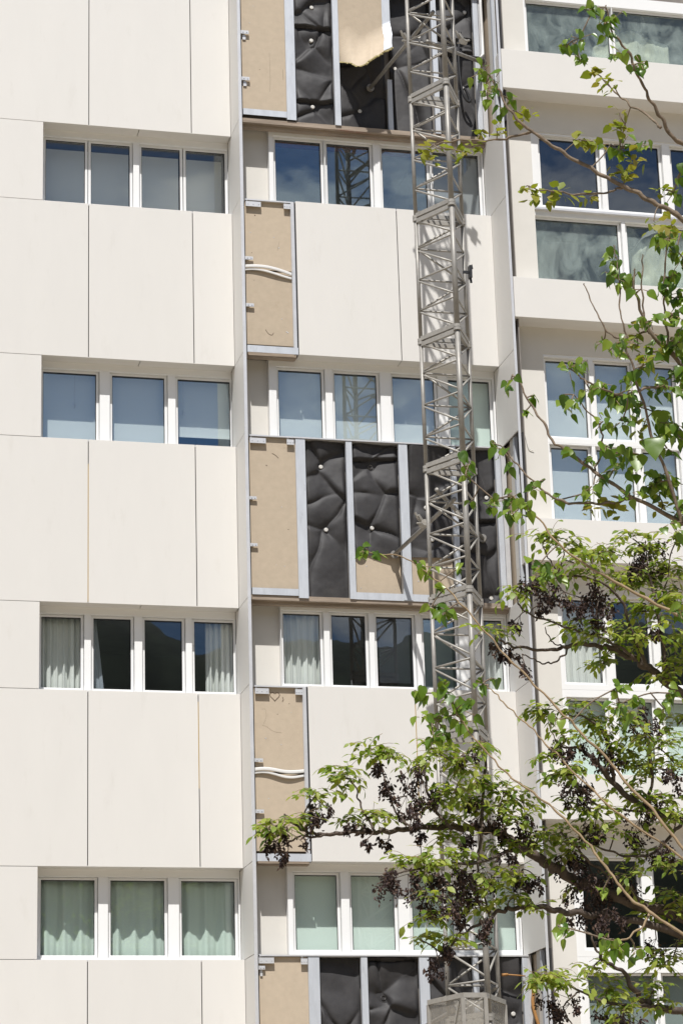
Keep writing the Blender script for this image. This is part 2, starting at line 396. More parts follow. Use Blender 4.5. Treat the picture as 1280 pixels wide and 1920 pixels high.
# apron over the second window row (exposed)
z0, z1 = ZB[1], ZT[2]-.026
b1 = board(RX[0], RX[1], z0+.09, z1); rail(RX[0], RX[1]-.002, z0+.045, z0+.125, YB+.03); rail(RX[1], RX[2], z0+.02, z1)
head_bracket(5.66, z1, .19); head_bracket(6.10, z1, .085)
for py in (932, 1020): clip(5.645, at(470, py, YB).z, .085, .036, tail=False)
quilt(RX[2]+.002, RX[3]-.002, z0+.03, z1-.01, [zz(604, 872), zz(614, 990)], 11)
rail(RX[3], RX[4], z0+.03, z1)
zc = at(700, 1040, YB+.06).z
quilt(RX[4]+.002, RX[5]-.002, zc, z1-.01, [zz(697, 872), zz(700, 987)], 12, seams=[(z1-.21, .07)])
board(RX[4]+.002, RX[5]-.002, z0+.08, zc+.06, YB+.125); rail(RX[4]+.001, 8.07, z0+.03, z0+.115, YB+.034)
rail(RX[5], RX[6], z0+.04, z1)
quilt(RX[6]+.002, RX[7]-.002, zc, z1-.01, [zz(800, 950), zz(812, 1010)], 13)
board(RX[6]+.002, RX[7]-.002, z0+.08, zc+.06, YB+.125)
rail(RX[7], RX[8], z0+.03, z1)
quilt(RX[8]+.002, RX[9]-.002, z0+.02, z1-.01, [zz(924, 1118), zz(915, 930)], 14, seams=[(z0+1.05, .02)])
rail(RX[9], RX[10], z0+.02, z1)
# apron over the top window row (exposed, with the broken board)
z0, z1 = ZB[3], ROOF-.01
board(RX[0], RX[1], z0+.13, z1); rail(RX[0], RX[1]-.002, z0+.085, z0+.165, YB+.03); rail(RX[1], RX[2], z0+.06, z1)
for py in (58, 145): clip(5.645, at(455, py, YB).z, .10, .045)
quilt(RX[2]+.002, RX[3]-.002, z0+.03, z1, [zz(586, 10), zz(585, 73), zz(588, 197)], 21, seams=[(at(590, 45, YB).z, -.02), (at(590, 185, YB).z, .02)])
rail(RX[3], RX[4], z0+.04, z1)
quilt(RX[4]+.002, 7.49, z0+.03, 16.25, [zz(679, 200)], 22, y=YB+.165)
rail(7.50, 7.56, z0+.04, z0+.75, YB+.08)
quilt(7.565, RX[7]-.002, z0+.03, z1, [zz(745, 120), zz(790, 60)], 23, y=YB+.17)
rail(RX[7], RX[8], z0+.04, z1)
quilt(RX[8]+.002, RX[9]-.002, z0+.03, z1, [zz(872, 20), zz(870, 160)], 24, seams=[(at(875, 100, YB).z, .05), (at(875, 70, YB).z, -.05)])
rail(RX[9], RX[10], z0+.03, z1)
# the board whose foot has been torn outwards
bx0, bx1, bz1 = RX[4]+.004, RX[6]+.0, z1
TE = [(0, 637, 115), (.22, 657, 118), (.38, 674, 124), (.46, 682, 121), (.72, 706, 104), (1, 735, 89)]
def torn(u, w, t):
    for (ua, xa, ya), (ub, xb, yb) in zip(TE, TE[1:]):
        if u <= ub+1e-6: break
    q = (u-ua)/(ub-ua); lift = min(.03+.80*u, .40+.06*u)
    B = at(xa+(xb-xa)*q, ya+(yb-ya)*q+2.2*noise.noise(Vector((u*11, 0, 2))), YB+.06-lift)
    xu = bx0+(bx1-bx0)*u; hz_ = B.z+.62
    if w > .45: return (xu, YB+.06+t, hz_+(bz1-hz_)*(w-.45)/.55)
    k_ = w/.45
    return (B.x+(xu-B.x)*min(1, k_*1.6), YB+.06-lift*(1-k_)**1.7+t, B.z+(hz_-B.z)*k_)
tb = MB()
tb.grid(lambda u, w: torn(u, w, 0), 22, 34); n1 = len(tb.v); tb.grid(lambda u, w: torn(u, w, .018), 22, 34)
for i in range(22): tb.f.append((i, i+1, n1+i+1, n1+i))
for j in range(34):
    a, b = j*23, (j+1)*23; tb.f.append((a, b, n1+b, n1+a)); a += 22; b += 22; tb.f.append((a, b, n1+b, n1+a))
tbo = P('backing_board', tb, M['board'], smooth=False); tag(tbo, 'torn tan board bent outwards with a ragged lower edge')
P('rail', MB().grid(lambda u, w: torn(.845+.155*u, .012+.988*w, -.012), 3, 34), M['rail'], tbo)
fr = MB()
rr = random.Random(5)
for i in range(60):
    u = i/59; a = Vector(torn(u, 0, .004)); b = Vector(torn(min(1, u+.02), 0, .016))
    fr.box(a.x-.012, a.x+.013, a.y-.002+rr.uniform(-.008, .003), b.y+.004, a.z-.016*rr.uniform(.2, 1.1), a.z-.001)
P('ragged_edge', fr, M['wool'], tbo)
# apron under the lowest windows
z0, z1 = 3.03, ZT[0]-.026
board(RX[0], RX[1], z0+.09, z1); rail(RX[0], RX[1]-.002, z0+.03, z0+.11, YB+.03); rail(RX[1], RX[2]+.01, z0, z1)
head_bracket(5.65, z1+.01, .17); clip(5.65, z1-.12, .07, .04); head_bracket(6.12, z1, .075)
quilt(RX[2]+.012, RX[3]-.012, z0, z1-.01, [zz(690, 1990), zz(640, 1960)], 31); rail(RX[3]-.01, RX[4]-.01, z0, z1)
quilt(RX[4]-.008, RX[5]+.012, z0, z1-.01, [zz(722, 1869)], 32, seams=[(z1-.03, 0)]); rail(RX[5]+.014, RX[6]+.02, z0, z1)
quilt(RX[6]+.022, RX[7]-.004, z0, z1-.01, [zz(840, 1850)], 33); rail(RX[7]-.002, RX[8]-.005, z0, z1)
quilt(RX[8]-.003, RX[9]+.02, z0, z1-.01, [zz(965, 1900)], 34); rail(RX[9]+.022, 8.72, z0, z1)
# bare strip beside the clad aprons
for k, m in ((2, 0), (0, 1)):
    z0, z1 = ZB[k], ZT[k+1]-.02
    zs_ = at(500, 500 if m == 0 else 1442, YB).z-.03
    board(RX[0], 6.215, z0+.12, zs_-.012); board(RX[0], 6.215, zs_+.012, z1); rail(RX[0]-.01, 6.262, z0+.0, z0+.085, YB-.004, .06)
    P('rail', MB().box(6.214, 6.222, YB+.01, YB+.055, z0+.087, z1).box(6.224, 6.256, YB+.015, YB+.02, z0+.087, z1), M['trim'])
    P('shadow_gap', MB().box(6.2575, 6.2665, YB+.004, YB+.06, z0+.087, z1+.01), M['seal'])
    head_bracket(5.665, z1, .185 if m == 0 else .16); head_bracket(6.13, z1, .085)
    pys = (482, 570) if m == 0 else (1424, 1520)
    for py in pys: clip(5.648, at(465, py, YB).z, .095, .04, tail=False)
    zz0 = at(500, 500 if m == 0 else 1442, YB).z
    for dz, dy, hgt in ((0, .0, .040), (-.047, .012, .030)):
        def strip(u, w, dz=dz, dy=dy, hgt=hgt, m=m):
            a_ = w*2*math.pi; sag = (.022*math.sin(u*3.4)-.06*u**1.5) if m == 0 else (.012*math.sin(u*7)-.018*u)
            if dz: sag += .012*math.sin(u*5+1)
            return (5.65+.56*u, YB+.03+dy-.012*math.sin(u*3.1)+.010*math.sin(a_), zz0+dz+sag+hgt*.5*math.copysign(abs(math.cos(a_))**.45, math.cos(a_)))
        P('white_strip', MB().grid(strip, 28, 16), M['whitestrip'])
# pencilled heart on the lower bare board
hz = at(515, 1305, YB+.055)
pts = []
for i in range(15):
    t = math.pi*2*(i+1)/16
    pts.append((hz.x+.0036*16*math.sin(t)**3, YB+.0535, hz.z+.0036*(13*math.cos(t)-5*math.cos(2*t)-2*math.cos(3*t)-math.cos(4*t))))
P('pencil_mark', MB().tube(pts, .004, 4).tube([(hz.x+.09, YB+.0535, hz.z-.01), (hz.x+.1, YB+.0535, hz.z-.04), (hz.x+.085, YB+.0535, hz.z-.06)], .004, 4), M['pencil'])
# scuffs and scratches on the bare boards
for chain, w_ in (([(498, 618), (503, 626), (510, 629), (513, 624)], .006), ([(510, 850), (516, 853), (522, 859)], .006), ([(505, 100), (507, 150), (506, 172)], .0018), ([(530, 130), (531, 150)], .003), ([(520, 470), (524, 452)], .0016), ([(492, 1360), (500, 1362), (512, 1372), (528, 1374)], .0016), ([(490, 1330), (498, 1328), (500, 1345), (494, 1358)], .0014)):
    P('scuff', MB().tube(smoothpts([at(x, y, YB+.0545) for x, y in chain], 2), w_*.55, 5), M['pencil'])
# open return beside the exposed aprons
for z0, z1 in ((3.03, ZT[0]), (ZB[1], ZT[2]), (ZB[3], ROOF-.003)):
    P('backing_board', MB().box(XBC+.062, XBC+.076, YB-.30, YB+.10, z0, z1), M['board'])
    P('rail', MB().box(XBC+.02, XBC+.06, YB-.36, YB-.31, z0, z1), M['rail'])
    P('rail', MB().box(XBC-.028, XBC+.03, YB+.03, YB+.07, z0, z1), M['trim'])
    P('insulation', MB().box(XBC+.064, XBC+.08, YC+.055, YB-.37, z0, z1), M['black'])
# white flexible pipe beside the top right rail
q = at(905, 102, YB-.05); q2 = at(900, 10, YB-.05); q3 = at(898, -60, YB-.02)
P('flexible_pipe', MB().tube([q3, q2, at(903, 60, YB-.05), q, at(900, 108, YB-.1)], .019, 10), M['whitestrip'], smooth=True)
# yellow sealant showing in two panel joints
P('sealant', MB().box(BJ-.0045, BJ+.0045, YB+.006, YB+.013, ZB[0]+.5, ZT[1]-.02), M['yellow'])
P('sealant', MB().box(3.847-.0045, 3.847+.0045, YA+.006, YA+.013, ZB[1]+.02, ZT[2]-.3), M['yellow'])
P('sealant', MB().box(5.108-.0045, 5.108+.0045, YA+.006, YA+.013, ZB[0]+.9, ZT[1]-.1), M['yellow'])

# ------------------------------------------------------------------ windows
def window(panes, z0, z1, yf, x0, x1, zf0, zf1, glass, blind=None, rings=True, label=None, cord=()):
    """frame with posts, one sash, seal, pane (and blind) per light; panes = glass extents in x"""
    l, r_ = max(.004, panes[0][0]-.034-x0), max(.004, x1-panes[-1][1]-.034)
    w = P('window', MB().ring(x0, x1, zf0, zf1, l, r_, z0-.034-zf0, zf1-z1-.034, yf, yf+.108), M['frame'], bevel=.003)
    if label: tag(w, label)
    for (_, b), (a, _) in zip(panes, panes[1:]):
        if a-b > .075: P('post', MB().box(b+.0355, a-.0355, yf+.002, yf+.108, z0-.0335, z1+.0335), M['frame'], w, bevel=.003)
    if 0: P('seal', MB().ring(x0+.006, x1-.006, zf0+.004, zf1-.004, max(.004, l-.02), max(.004, r_-.02), max(.004, z0-.05-zf0), max(.004, zf1-z1-.05), yf+.0715, yf+.11), M['seal'], w)
    for i, (a, b) in enumerate(panes):
        P('sash', MB().ring(a-.031, b+.031, z0-.031, z1+.031, .031, .031, .031, .026, yf+.050, yf+.100), M['sash'], w, bevel=.003)
        P('gasket', MB().ring(a-.002, b+.002, z0-.003, z1+.006, .008, .008, .004, .010, yf+.062, yf+.072), M['seal'], w)
        g = glass[i] if isinstance(glass, (list, tuple)) else glass
        P('pane', MB().box(a+.001, b-.001, yf+.076, yf+.082, z0+.001, z1+.004), G[g], w)
        if blind and blind[i]:
            d, zb, bm, dx = blind[i]
            m = MB().box(a-.03+dx, b+.03, yf+d, yf+d+.003, zb, z1+.02)
            m.box(a-.03+dx, b+.03, yf+d-.008, yf+d-.0005, zb-.02, zb-.0005)
            bo = P('blind', m, M[bm], w)
    for (x, za, zb2) in cord:
        c = P('blind_cord', MB().tube([(x, yf+.13, za), (x+.004, yf+.13, zb2)], .003, 5).tube([(x+.004, yf+.13, zb2+.03), (x+.004, yf+.13, zb2), (x+.004, yf+.13, zb2-.045)], [.006, .014, .008], 8), M['whitestrip'], w)
    return w
def pan(k, lst, Y): return [(W(a, k, Y+.04), W(b, k, Y+.04)) for a, b in lst]
fa, fb = YA+.205, YB+.205
GT = lambda k: ZB[k]-.112
GBt = lambda k: ZT[k]+.078
def stdwin(k, lst, yf, x0, x1, glass, **kw):
    pp = pan(k, lst, yf)
    return window(pp, GBt(k), GT(k), yf, x0, x1, ZT[k]+.001, ZB[k]+.015, glass, **kw)
xa1, xb0, xb1 = XAB-.004, 6.0, XBC-.004
stdwin(3, [(86, 160), (171, 244), (266, 338), (349, 422)], fa, XJ+.002, xa1, 'mid', blind=[(.335, ZT[3]+.06, 'blind', 0)]*4)
za = at(88, 803, YA+.35).z
stdwin(2, [(81, 181), (211, 309), (334, 432)], fa, XJ+.002, xa1, 'blue', blind=[(.16, ZT[2]+.05, 'blind', 0), (.16, ZT[2]+.05, 'blind', 0), (.16, za, 'blind', 0)],
       cord=((at(140, 760, YA+.35).x, GT(2), at(140, 760, YA+.35).z), (at(343, 775, YA+.35).x, GT(2), at(343, 775, YA+.35).z)))
stdwin(1, [(78, 152), (176, 246), (272, 342), (365, 438)], fa, XJ+.002, xa1, ['mid', 'dark', 'dark', 'mid'])
stdwin(0, [(77, 178), (208, 309), (341, 441)], fa, XJ+.002, xa1, 'green')
stdwin(3, [(517, 602), (614, 694), (717, 800), (812, 897)], fb, W(505, 3, fb), xb1, ['blue', 'blue', 'blue', 'mid'], blind=[None, None, None, (.155, ZT[3]+.05, 'greyblind', 0)])
stdwin(2, [(523, 604), (628, 707), (737, 815), (842, 918)], fb, W(505, 2, fb), xb1, ['blue', 'blue', 'blue', 'green'], blind=[(.16, ZT[2]+.05, 'blind', 0)]*4)
stdwin(1, [(532, 601), (623, 686), (707, 774), (795, 854), (903, 942)], fb, W(527, 1, fb), xb1, ['mid', 'dark', 'dark', 'blue', 'mid'], blind=[None, None, (.30, ZT[1]+.2, 'greyblind', .12), (.30, ZT[1]+.05, 'greyblind', 0), None])
stdwin(0, [(554, 633), (660, 740), (773, 850), (888, 966)], fb, W(540, 0, fb), xb1, 'green', blind=[(.16, ZT[0]+.03, 'blind', 0)]*4)
# behind the top middle window a dark red pelmet
P('pelmet', MB().box(6.0, 8.05, fb+.115, fb+.13, GT(3)-.06, GT(3)+.05), mat('dark_red_pelmet', (.10, .018, .015), .7))

# ------------------------------------------------------------------ bay on the right
bandz = [(2.9, 3.40), (6.435, 6.95), (9.447, 9.955), (12.452, 12.965), (15.465, 15.99)]
for z0, z1 in bandz:
    P('balcony_band', MB().box(XBC+.036, XR, YC, YW+.155, z0, z1), M['band'], bevel=.003)
zc0 = 0
for z0, z1 in bandz+[(ROOF-.003, 99)]:
    P('pier', MB().box(XBC+.036, 9.195, YW, YW+.155, zc0, z0), M['render']); zc0 = z1
lint = [(2.75, 2.9), (6.09, 6.435), (9.14, 9.447), (12.12, 12.452), (15.05, 15.465)]
for z0, z1 in lint: P('lintel', MB().box(9.1955, XR, YW+.003, YW+.155, z0, z1), M['render'])
P('lintel', MB().box(9.1955, XR, YW+.003, YW+.155, 0, 2.0), M['render'])
fc = YW+.012
def cw(k, cols, z0, z1, zf0, zf1, glass, blind=None, py=None, **kw):
    pp = [(at(a, py, fc+.04).x, at(b, py, fc+.04).x) for a, b in cols]
    return window(pp, z0, z1, fc, 9.196, XR-.01, zf0, zf1, glass, blind=blind, **kw)
# top storey: low panes only
cw(4, [(988, 1140), (1151, 1300), (1312, 1460)], 16.04, 16.86, 15.991, ROOF-.004, 'dirty', py=50)
cw(3, [(1014, 1119), (1137, 1236), (1260, 1355), (1378, 1470)], 14.10, 14.99, 14.03, 15.049, 'navy', py=330)
cw(3, [(1005, 1160), (1177, 1330), (1345, 1490)], 13.02, 13.90, 12.966, 14.029, 'dirty', py=470)
P('window_ledge', MB().box(9.196, XR-.01, fc-.05, fc-.001, 14.0, 14.025), M['trim'])
bl = (.155, 11.0, 'blind', 0)
cw(2, [(1026, 1099), (1118, 1180), (1200, 1262), (1285, 1350)], 11.10, 12.05, 11.0, 12.119, 'blue', py=750, blind=[bl]*4)
cw(2, [(1036, 1105), (1122, 1188), (1208, 1270), (1292, 1356)], 10.0, 10.95, 9.956, 10.999, 'blue', py=900, blind=[(.155, 9.97, 'blind', 0)]*4)
cw(1, [(1060, 1128), (1153, 1218), (1240, 1300), (1322, 1390)], 8.10, 9.08, 8.0, 9.139, ['mid', 'dark', 'dark', 'mid'], py=1240)
cw(1, [(1067, 1136), (1160, 1224), (1248, 1308), (1330, 1396)], 6.98, 7.88, 6.951, 7.999, 'green', py=1360, blind=[(.155, 6.96, 'blind', 0)]*4)
cw(0, [(1094, 1196), (1228, 1330), (1360, 1460)], 5.06, 6.03, 4.95, 6.089, 'dark', py=1690)
cw(0, [(1104, 1226), (1244, 1360), (1376, 1490)], 3.45, 4.74, 3.401, 4.949, 'green', py=1870, blind=[(.17, 3.42, 'greyblind', 0)]*3)

# ------------------------------------------------------------------ curtains (each hangs by itself)
def curtain(x0, x1, z0, z1, y, m, label, name='curtain', n=9, amp=.03, seed=1, flare=0., lean=0.):
    rnd = random.Random(seed); ph = [rnd.uniform(0, 6.28) for _ in range(4)]
    def f(u, w, t=0):
        x = x0+(x1-x0)*u+flare*(1-w)*(u-.5)+lean*(1-w)
        fold = math.sin(u*n*6.283+ph[0]+.8*math.sin(u*5+ph[1]))
        fold += .4*math.sin(u*n*2.3*6.283+ph[2])
        return (x, y+amp*fold*(.55+.45*(1-w))*(.7+.6*abs(math.sin(u*3.7+ph[3])))+t, z0+(z1-z0)*w)
    nu = max(24, n*14); m_ = MB().grid(lambda u, w: f(u, w), nu, 10); b = len(m_.v); m_.grid(lambda u, w: f(u, w, .0025), nu, 10)
    for i in range(nu): m_.f += [(i, i+1, b+i+1, b+i), (10*(nu+1)+i, 10*(nu+1)+i+1, b+10*(nu+1)+i+1, b+10*(nu+1)+i)]
    for j in range(10): m_.f += [(j*(nu+1), (j+1)*(nu+1), b+(j+1)*(nu+1), b+j*(nu+1)), (j*(nu+1)+nu, (j+1)*(nu+1)+nu, b+(j+1)*(nu+1)+nu, b+j*(nu+1)+nu)]
    o = m_.build(name, M[m], None, smooth=True); return tag(o, label, 'curtain')
k = 1; yc = fa+.18
curtain(W(70, k, yc), W(156, k, yc), ZT[k]+.0, GT(k)+.03, yc, 'curtain', 'pale gathered curtain filling a whole pane between the cream jamb and a dark pane', n=6, amp=.036, seed=1)
curtain(W(170, k, yc), W(181, k, yc), ZT[k]+.0, GT(k)+.03, yc+.03, 'curtain', 'narrow slanting sliver of curtain at the edge of a dark pane', n=2, amp=.012, seed=2, flare=.10, lean=.05)
curtain(W(386, k, yc), W(446, k, yc), ZT[k]+.0, GT(k)+.03, yc, 'curtain', 'pale curtain drawn half across a dark pane next to the projecting fin', n=5, amp=.036, seed=3)
k = 0
for i, (a, b, t) in enumerate(((72, 183, 'sheer curtain with scalloped sunlit hem beside the cream jamb, lowest window row'),
                               (203, 314, 'sheer curtain behind the middle of three green tinted panes, lowest window row'),
                               (334, 446, 'sheer curtain with grey side strip next to the fin, lowest window row'))):
    curtain(W(a, k, yc), W(b, k, yc), ZT[k]+.0, GT(k)+.03, yc-.005, 'sheer', t, n=3, amp=.027, seed=11+i)
k = 1; yc = fb+.18
curtain(W(526, k, yc), W(606, k, yc), ZT[k], GT(k)+.03, yc, 'curtain', 'pale curtain with jagged sun line under the exposed black insulation', n=6, amp=.03, seed=4)
curtain(W(898, k, yc), W(950, k, yc), ZT[k], GT(k)+.03, yc, 'curtain', 'narrow pale curtain between the lattice mast and the fin beside it', n=4, amp=.026, seed=5)
curtain(at(1056, 1240, fc+.18).x, at(1122, 1240, fc+.18).x, 8.0, 9.1, fc+.18, 'curtain', 'straight pale curtain beside the pier of the balcony bay, behind the branches', n=5, amp=.018, seed=6)

# things stored behind the low glass of the right bay
def crumple(name, x0, x1, z0, z1, y, m, label, cat, seed, d=.16):
    def f(u, w):
        e = 1-max(abs(u-.5), 0)*1.1
        top = z0+(z1-z0)*(.62+.38*math.sin(min(1, u*1.2)*2.6)+.10*noise.noise(Vector((u*4, seed, 0))))
        a = w*math.pi
        r = d*(.7+.5*noise.noise(Vector((u*5, w*5, seed)))+.25*abs(noise.noise(Vector((u*13, w*9, seed)))))
        return (x0+(x1-x0)*u, y-math.sin(a)*r, z0+(top-z0)*(1-math.cos(a))/2)
    m_ = MB().grid(f, 40, 24)
    m_.f.append(tuple(j*41 for j in range(25))); m_.f.append(tuple(j*41+40 for j in range(25))[::-1])
    for i in range(40): m_.f.append((i, 24*41+i, 24*41+i+1, i+1))
    return tag(m_.build(name, M[m], None, smooth=True), label, cat)
crumple('crumpled_sheet', at(1108, 90, fc+.3).x, at(1245, 90, fc+.3).x, 15.985, at(1170, 52, fc+.22).z, fc+.30, 'cream', 'crumpled beige sheet lying behind the topmost dirty glass', 'sheet', 3)
crumple('rolled_cloth', at(1178, 480, fc+.3).x, at(1330, 480, fc+.3).x, 12.96, at(1240, 412, fc+.2).z, fc+.30, 'cream', 'cream cloth piled against dirty low glass under the dark blue panes', 'cloth', 8, .22)

# ------------------------------------------------------------------ lattice mast
YM = 25.0
Lx, Rx, Tx, Ty = 7.33, 7.885, 7.612, 24.5
SEC = 1.514; Z00 = 14.715-9*SEC
mast = tag(empty('mast_climber', (7.6, 24.9, 0)), 'grey three legged lattice hoist mast standing in front of the middle bay', 'hoist mast')
LL, RR_, TT = Vector((Lx, YM, 0)), Vector((Rx, YM, 0)), Vector((Tx, Ty, 0))
def up_(p, z): return Vector((p.x, p.y, z))
sec = MB()
for p, r in ((LL, .0225), (RR_, .0225)): sec.tube([up_(p, .012), up_(p, SEC-.012)], r, 12)
sec.tube([up_(TT, .012), up_(TT, SEC-.012)], .030, 14)
sec_o = sec.build('mast_section', M['mast'], None, smooth=True)
br = MB(); q = SEC/4
for i in range(4):
    a, b = i*q, (i+1)*q
    zt, zb = b-.03, a+.03
    if i < 3:
        for u, v in ((LL, RR_), (LL, TT), (RR_, TT)): br.tube([up_(u, b), up_(v, b)], .0115, 6)
    br.tube([up_(LL, b-.02), up_(TT, a+.03)], .0125, 6)
    br.tube([up_(RR_, b-.02), up_(TT, a+.03)], .0125, 6)
    if i in (0, 3): br.tube([up_(LL, a+.02), up_(RR_, b-.02)], .0125, 6)
    else: br.tube([up_(LL, (a if i == 1 else b)+.0), up_(RR_, (b if i == 1 else a)+.0)], .0125, 6)
br_o = br.build('bracing', M['mastbright'], None, smooth=True)
jfs = []
for z, hh in ((.035, .05), (SEC-.035, .05)):
    jf = MB()
    for u, v in ((LL, TT), (RR_, TT), (LL, RR_)):
        d = (v-u).normalized(); jf.bar(up_(u, z), up_(v, z), .035, hh)
    zf_ = .008 if z < .5 else SEC-.008
    for p, r in ((LL, .036), (RR_, .036), (TT, .044)): jf.tube([up_(p, min(zf_-.006, z)), up_(p, max(zf_+.006, z))], r, 12)
    jfs.append(jf.build('joint_frame', M['mastbright'], None))
rk = MB().box(Tx-.016, Tx+.016, Ty+.034, Ty+.064, .01, SEC-.01)
for i in range(24): rk.box(Tx-.012, Tx+.012, Ty+.0645, Ty+.078, .03+i*.0613, .03+i*.0613+.03)
rk_o = rk.build('rack', M['mast'], None)
for c in (br_o, *jfs, rk_o): c.parent = sec_o
for i in range(11):
    s = sec_o if i == 0 else sec_o.copy()
    if i:
        col.objects.link(s)
        for c in (br_o, *jfs, rk_o):
            d = c.copy(); col.objects.link(d); d.parent = s
    s.parent = mast; s.location = Vector((0, 0, Z00+i*SEC))-Vector(mast.location)
MP = lambda name, mb, m, **k: plant_child(mb.build(name, m, None, **k), mast)
MP('base_frame', MB().box(6.9, 8.3, 24.2, 25.3, .02, .22).box(7.0, 8.2, 24.3, 25.2, .222, max(.3, Z00-.002)), M['mast'], bevel=.01)
# wall ties: tube with a swivel clamp each
def tie(a, b, c, r=.024):
    o = MP('wall_tie', MB().tube([a, b], r, 12), M['mast'], smooth=True)
    d = (Vector(b)-Vector(a)).normalized()
    cl = MB().tube([Vector(c)-d*.05, Vector(c)+d*.05], r+.014, 12); s = d.cross(Vector((0, 0, 1))).normalized()
    cl.bar(Vector(c)+Vector((-.02, 0, .03)), Vector(c)+Vector((-.07, -.02, .09)), .05, .03).tube([Vector(c)+s*.08, Vector(c)-s*.08], .012, 8)
    cl.tube([Vector(c)+Vector((-.06, -.02, .05)), Vector(c)+Vector((-.10, -.03, .12))], .014, 8)
    cl = cl.build('clamp', M['mastbright'], None); cl.parent = o
    ft = MB().tube([Vector(a)-d*.0, Vector(a)+d*.03], r+.025, 12).build('foot_plate', M['mast'], None); ft.parent = o
a = at(738, 1041, YB+.075); tie(a, at(852, 935, 24.85), at(793, 982, 25.45))
a = at(693, 166, YB+.14); tie(a, at(812, 22, 24.85), at(765, 78, 25.3))
a = at(905, 1010, YB+.04); tie(a, at(818, 918, 24.9), at(860, 965, 25.5))
a = at(905, 118, YB+.03); tie(a, at(800, 78, 24.9), at(868, 78, 25.4))
a = at(760, 1945, YB+.06); tie(a, at(930, 1850, 24.85), at(850, 1890, 25.3))
# small cable guide on the mast
gq = at(872, 512, 24.75)
MP('cable_guide', MB().box(gq.x+.02, gq.x+.05, gq.y-.1, gq.y-.03, gq.z-.09, gq.z+.06).tube([gq+Vector((.035, -.06, .05)), gq+Vector((.055, -.06, .075)), gq+Vector((.06, -.06, .03))], .016, 8).tube([gq+Vector((.035, -.06, -.06)), gq+Vector((.045, -.06, -.14))], .014, 8).box(gq.x-.05, gq.x+.02, gq.y-.07, gq.y-.05, gq.z-.03, gq.z+.0), M['rubber'])
# cage of the lift machine at the foot of the picture
cA, cB, cC = at(803, 1880, 25.05), at(893, 1856, 24.33), at(945, 1879, 25.05)
cgz = cA.z; cage = MB()
crn = [Vector((cA.x, cA.y, 0)), Vector((cB.x-.14, cB.y+.04, 0)), Vector((cB.x+.1, cB.y+.04, 0)), Vector((cC.x, cC.y, 0))]
for u, v in zip(crn, crn[1:]):
    for z in (cgz, cgz-.75, cgz-1.5): cage.bar(up_(u, z), up_(v, z), .035, .05)
for p in crn: cage.box(p.x-.02, p.x+.02, p.y-.02, p.y+.02, cgz-1.53, cgz-.026)
cage.bar(up_(crn[0]*.55+crn[1]*.45, cgz-.72), up_(crn[1]*.9+crn[0]*.1, cgz-.05), .02, .03)
cage.bar(up_(crn[0], cgz), up_(crn[3], cgz), .03, .04)
MP('guard_frame', cage, M['mastbright'])
def mesh_screen():
    m = bpy.data.materials.new('wire_screen'); m.use_nodes = True; nt = m.node_tree; N, L = nt.nodes, nt.links; N.clear()
    o = N.new('ShaderNodeOutputMaterial'); mx = N.new('ShaderNodeMixShader'); t = N.new('ShaderNodeBsdfTransparent'); d = N.new('ShaderNodeBsdfPrincipled')
    d.inputs['Base Color'].default_value = (.40, .37, .32, 1); d.inputs['Roughness'].default_value = .6; mx.inputs[0].default_value = .34
    L.new(t.outputs[0], mx.inputs[1]); L.new(d.outputs[0], mx.inputs[2]); L.new(mx.outputs[0], o.inputs[0]); return m
SCR = mesh_screen()
for u, v in zip(crn, crn[1:]):
    d = (v-u).normalized(); n = Vector((d.y, -d.x, 0))
    s = MB(); uu, vv = u+d*.03+n*.0, v-d*.03
    i0 = len(s.v)
    for off in (0, .003):
        s.v += [tuple(up_(uu+n*off, cgz-1.47)), tuple(up_(vv+n*off, cgz-1.47)), tuple(up_(vv+n*off, cgz-.03)), tuple(up_(uu+n*off, cgz-.03))]
    s.f += [(0, 1, 2, 3), (7, 6, 5, 4), (0, 4, 5, 1), (1, 5, 6, 2), (2, 6, 7, 3), (3, 7, 4, 0)]
    MP('guard_screen', s, SCR)

# ------------------------------------------------------------------ loose cables
yc_ = YB-.06
tag(MB().tube(smoothpts([at(x, y, yc_) for x, y in ((862, 60), (858, 100), (862, 150), (868, 180), (876, 190), (882, 192), (876, 175), (870, 165))]), .017, 8).tube(smoothpts([at(x, y, yc_) for x, y in ((860, 95), (870, 104), (888, 107), (902, 108))]), .014, 8).build('black_cable', M['rubber'], None, smooth=True),
    'black cable dangling in front of the insulation beside the top of the mast', 'cable')
tag(MB().tube(smoothpts([at(x, y, YW-.012) for x, y in ((966, 760), (972, 790), (982, 808), (987, 830), (990, 842), (1000, 845))]), .004, 6).build('thin_wire', M['whitestrip'], None, smooth=True),
    'thin pale wire hanging in a hook on the sunlit pier', 'wire')
qa = at(940, 1828, YB-.01); qb = at(984, 1830, YB-.01)
tag(MB().tube([qa, qa+Vector((.07, 0, .004))], .016, 8).tube([qa+Vector((.07, 0, .004)), qb+Vector((0, 0, 0))], .008, 8).build('tie_rod', M['orange'], None, smooth=True),
    'rusty orange rod across the lowest black insulation panel', 'rod')
# brown hose at the open return, low down
tag(MB().tube(smoothpts([at(x, y, YB-.12) for x, y in ((995, 1840), (1000, 1858), (997, 1880), (1003, 1905), (1012, 1930), (1010, 1990))]), .02, 8).build('hose', M['orange'], None, smooth=True),
    'red brown hose hanging down the open return by the lowest insulation', 'hose')

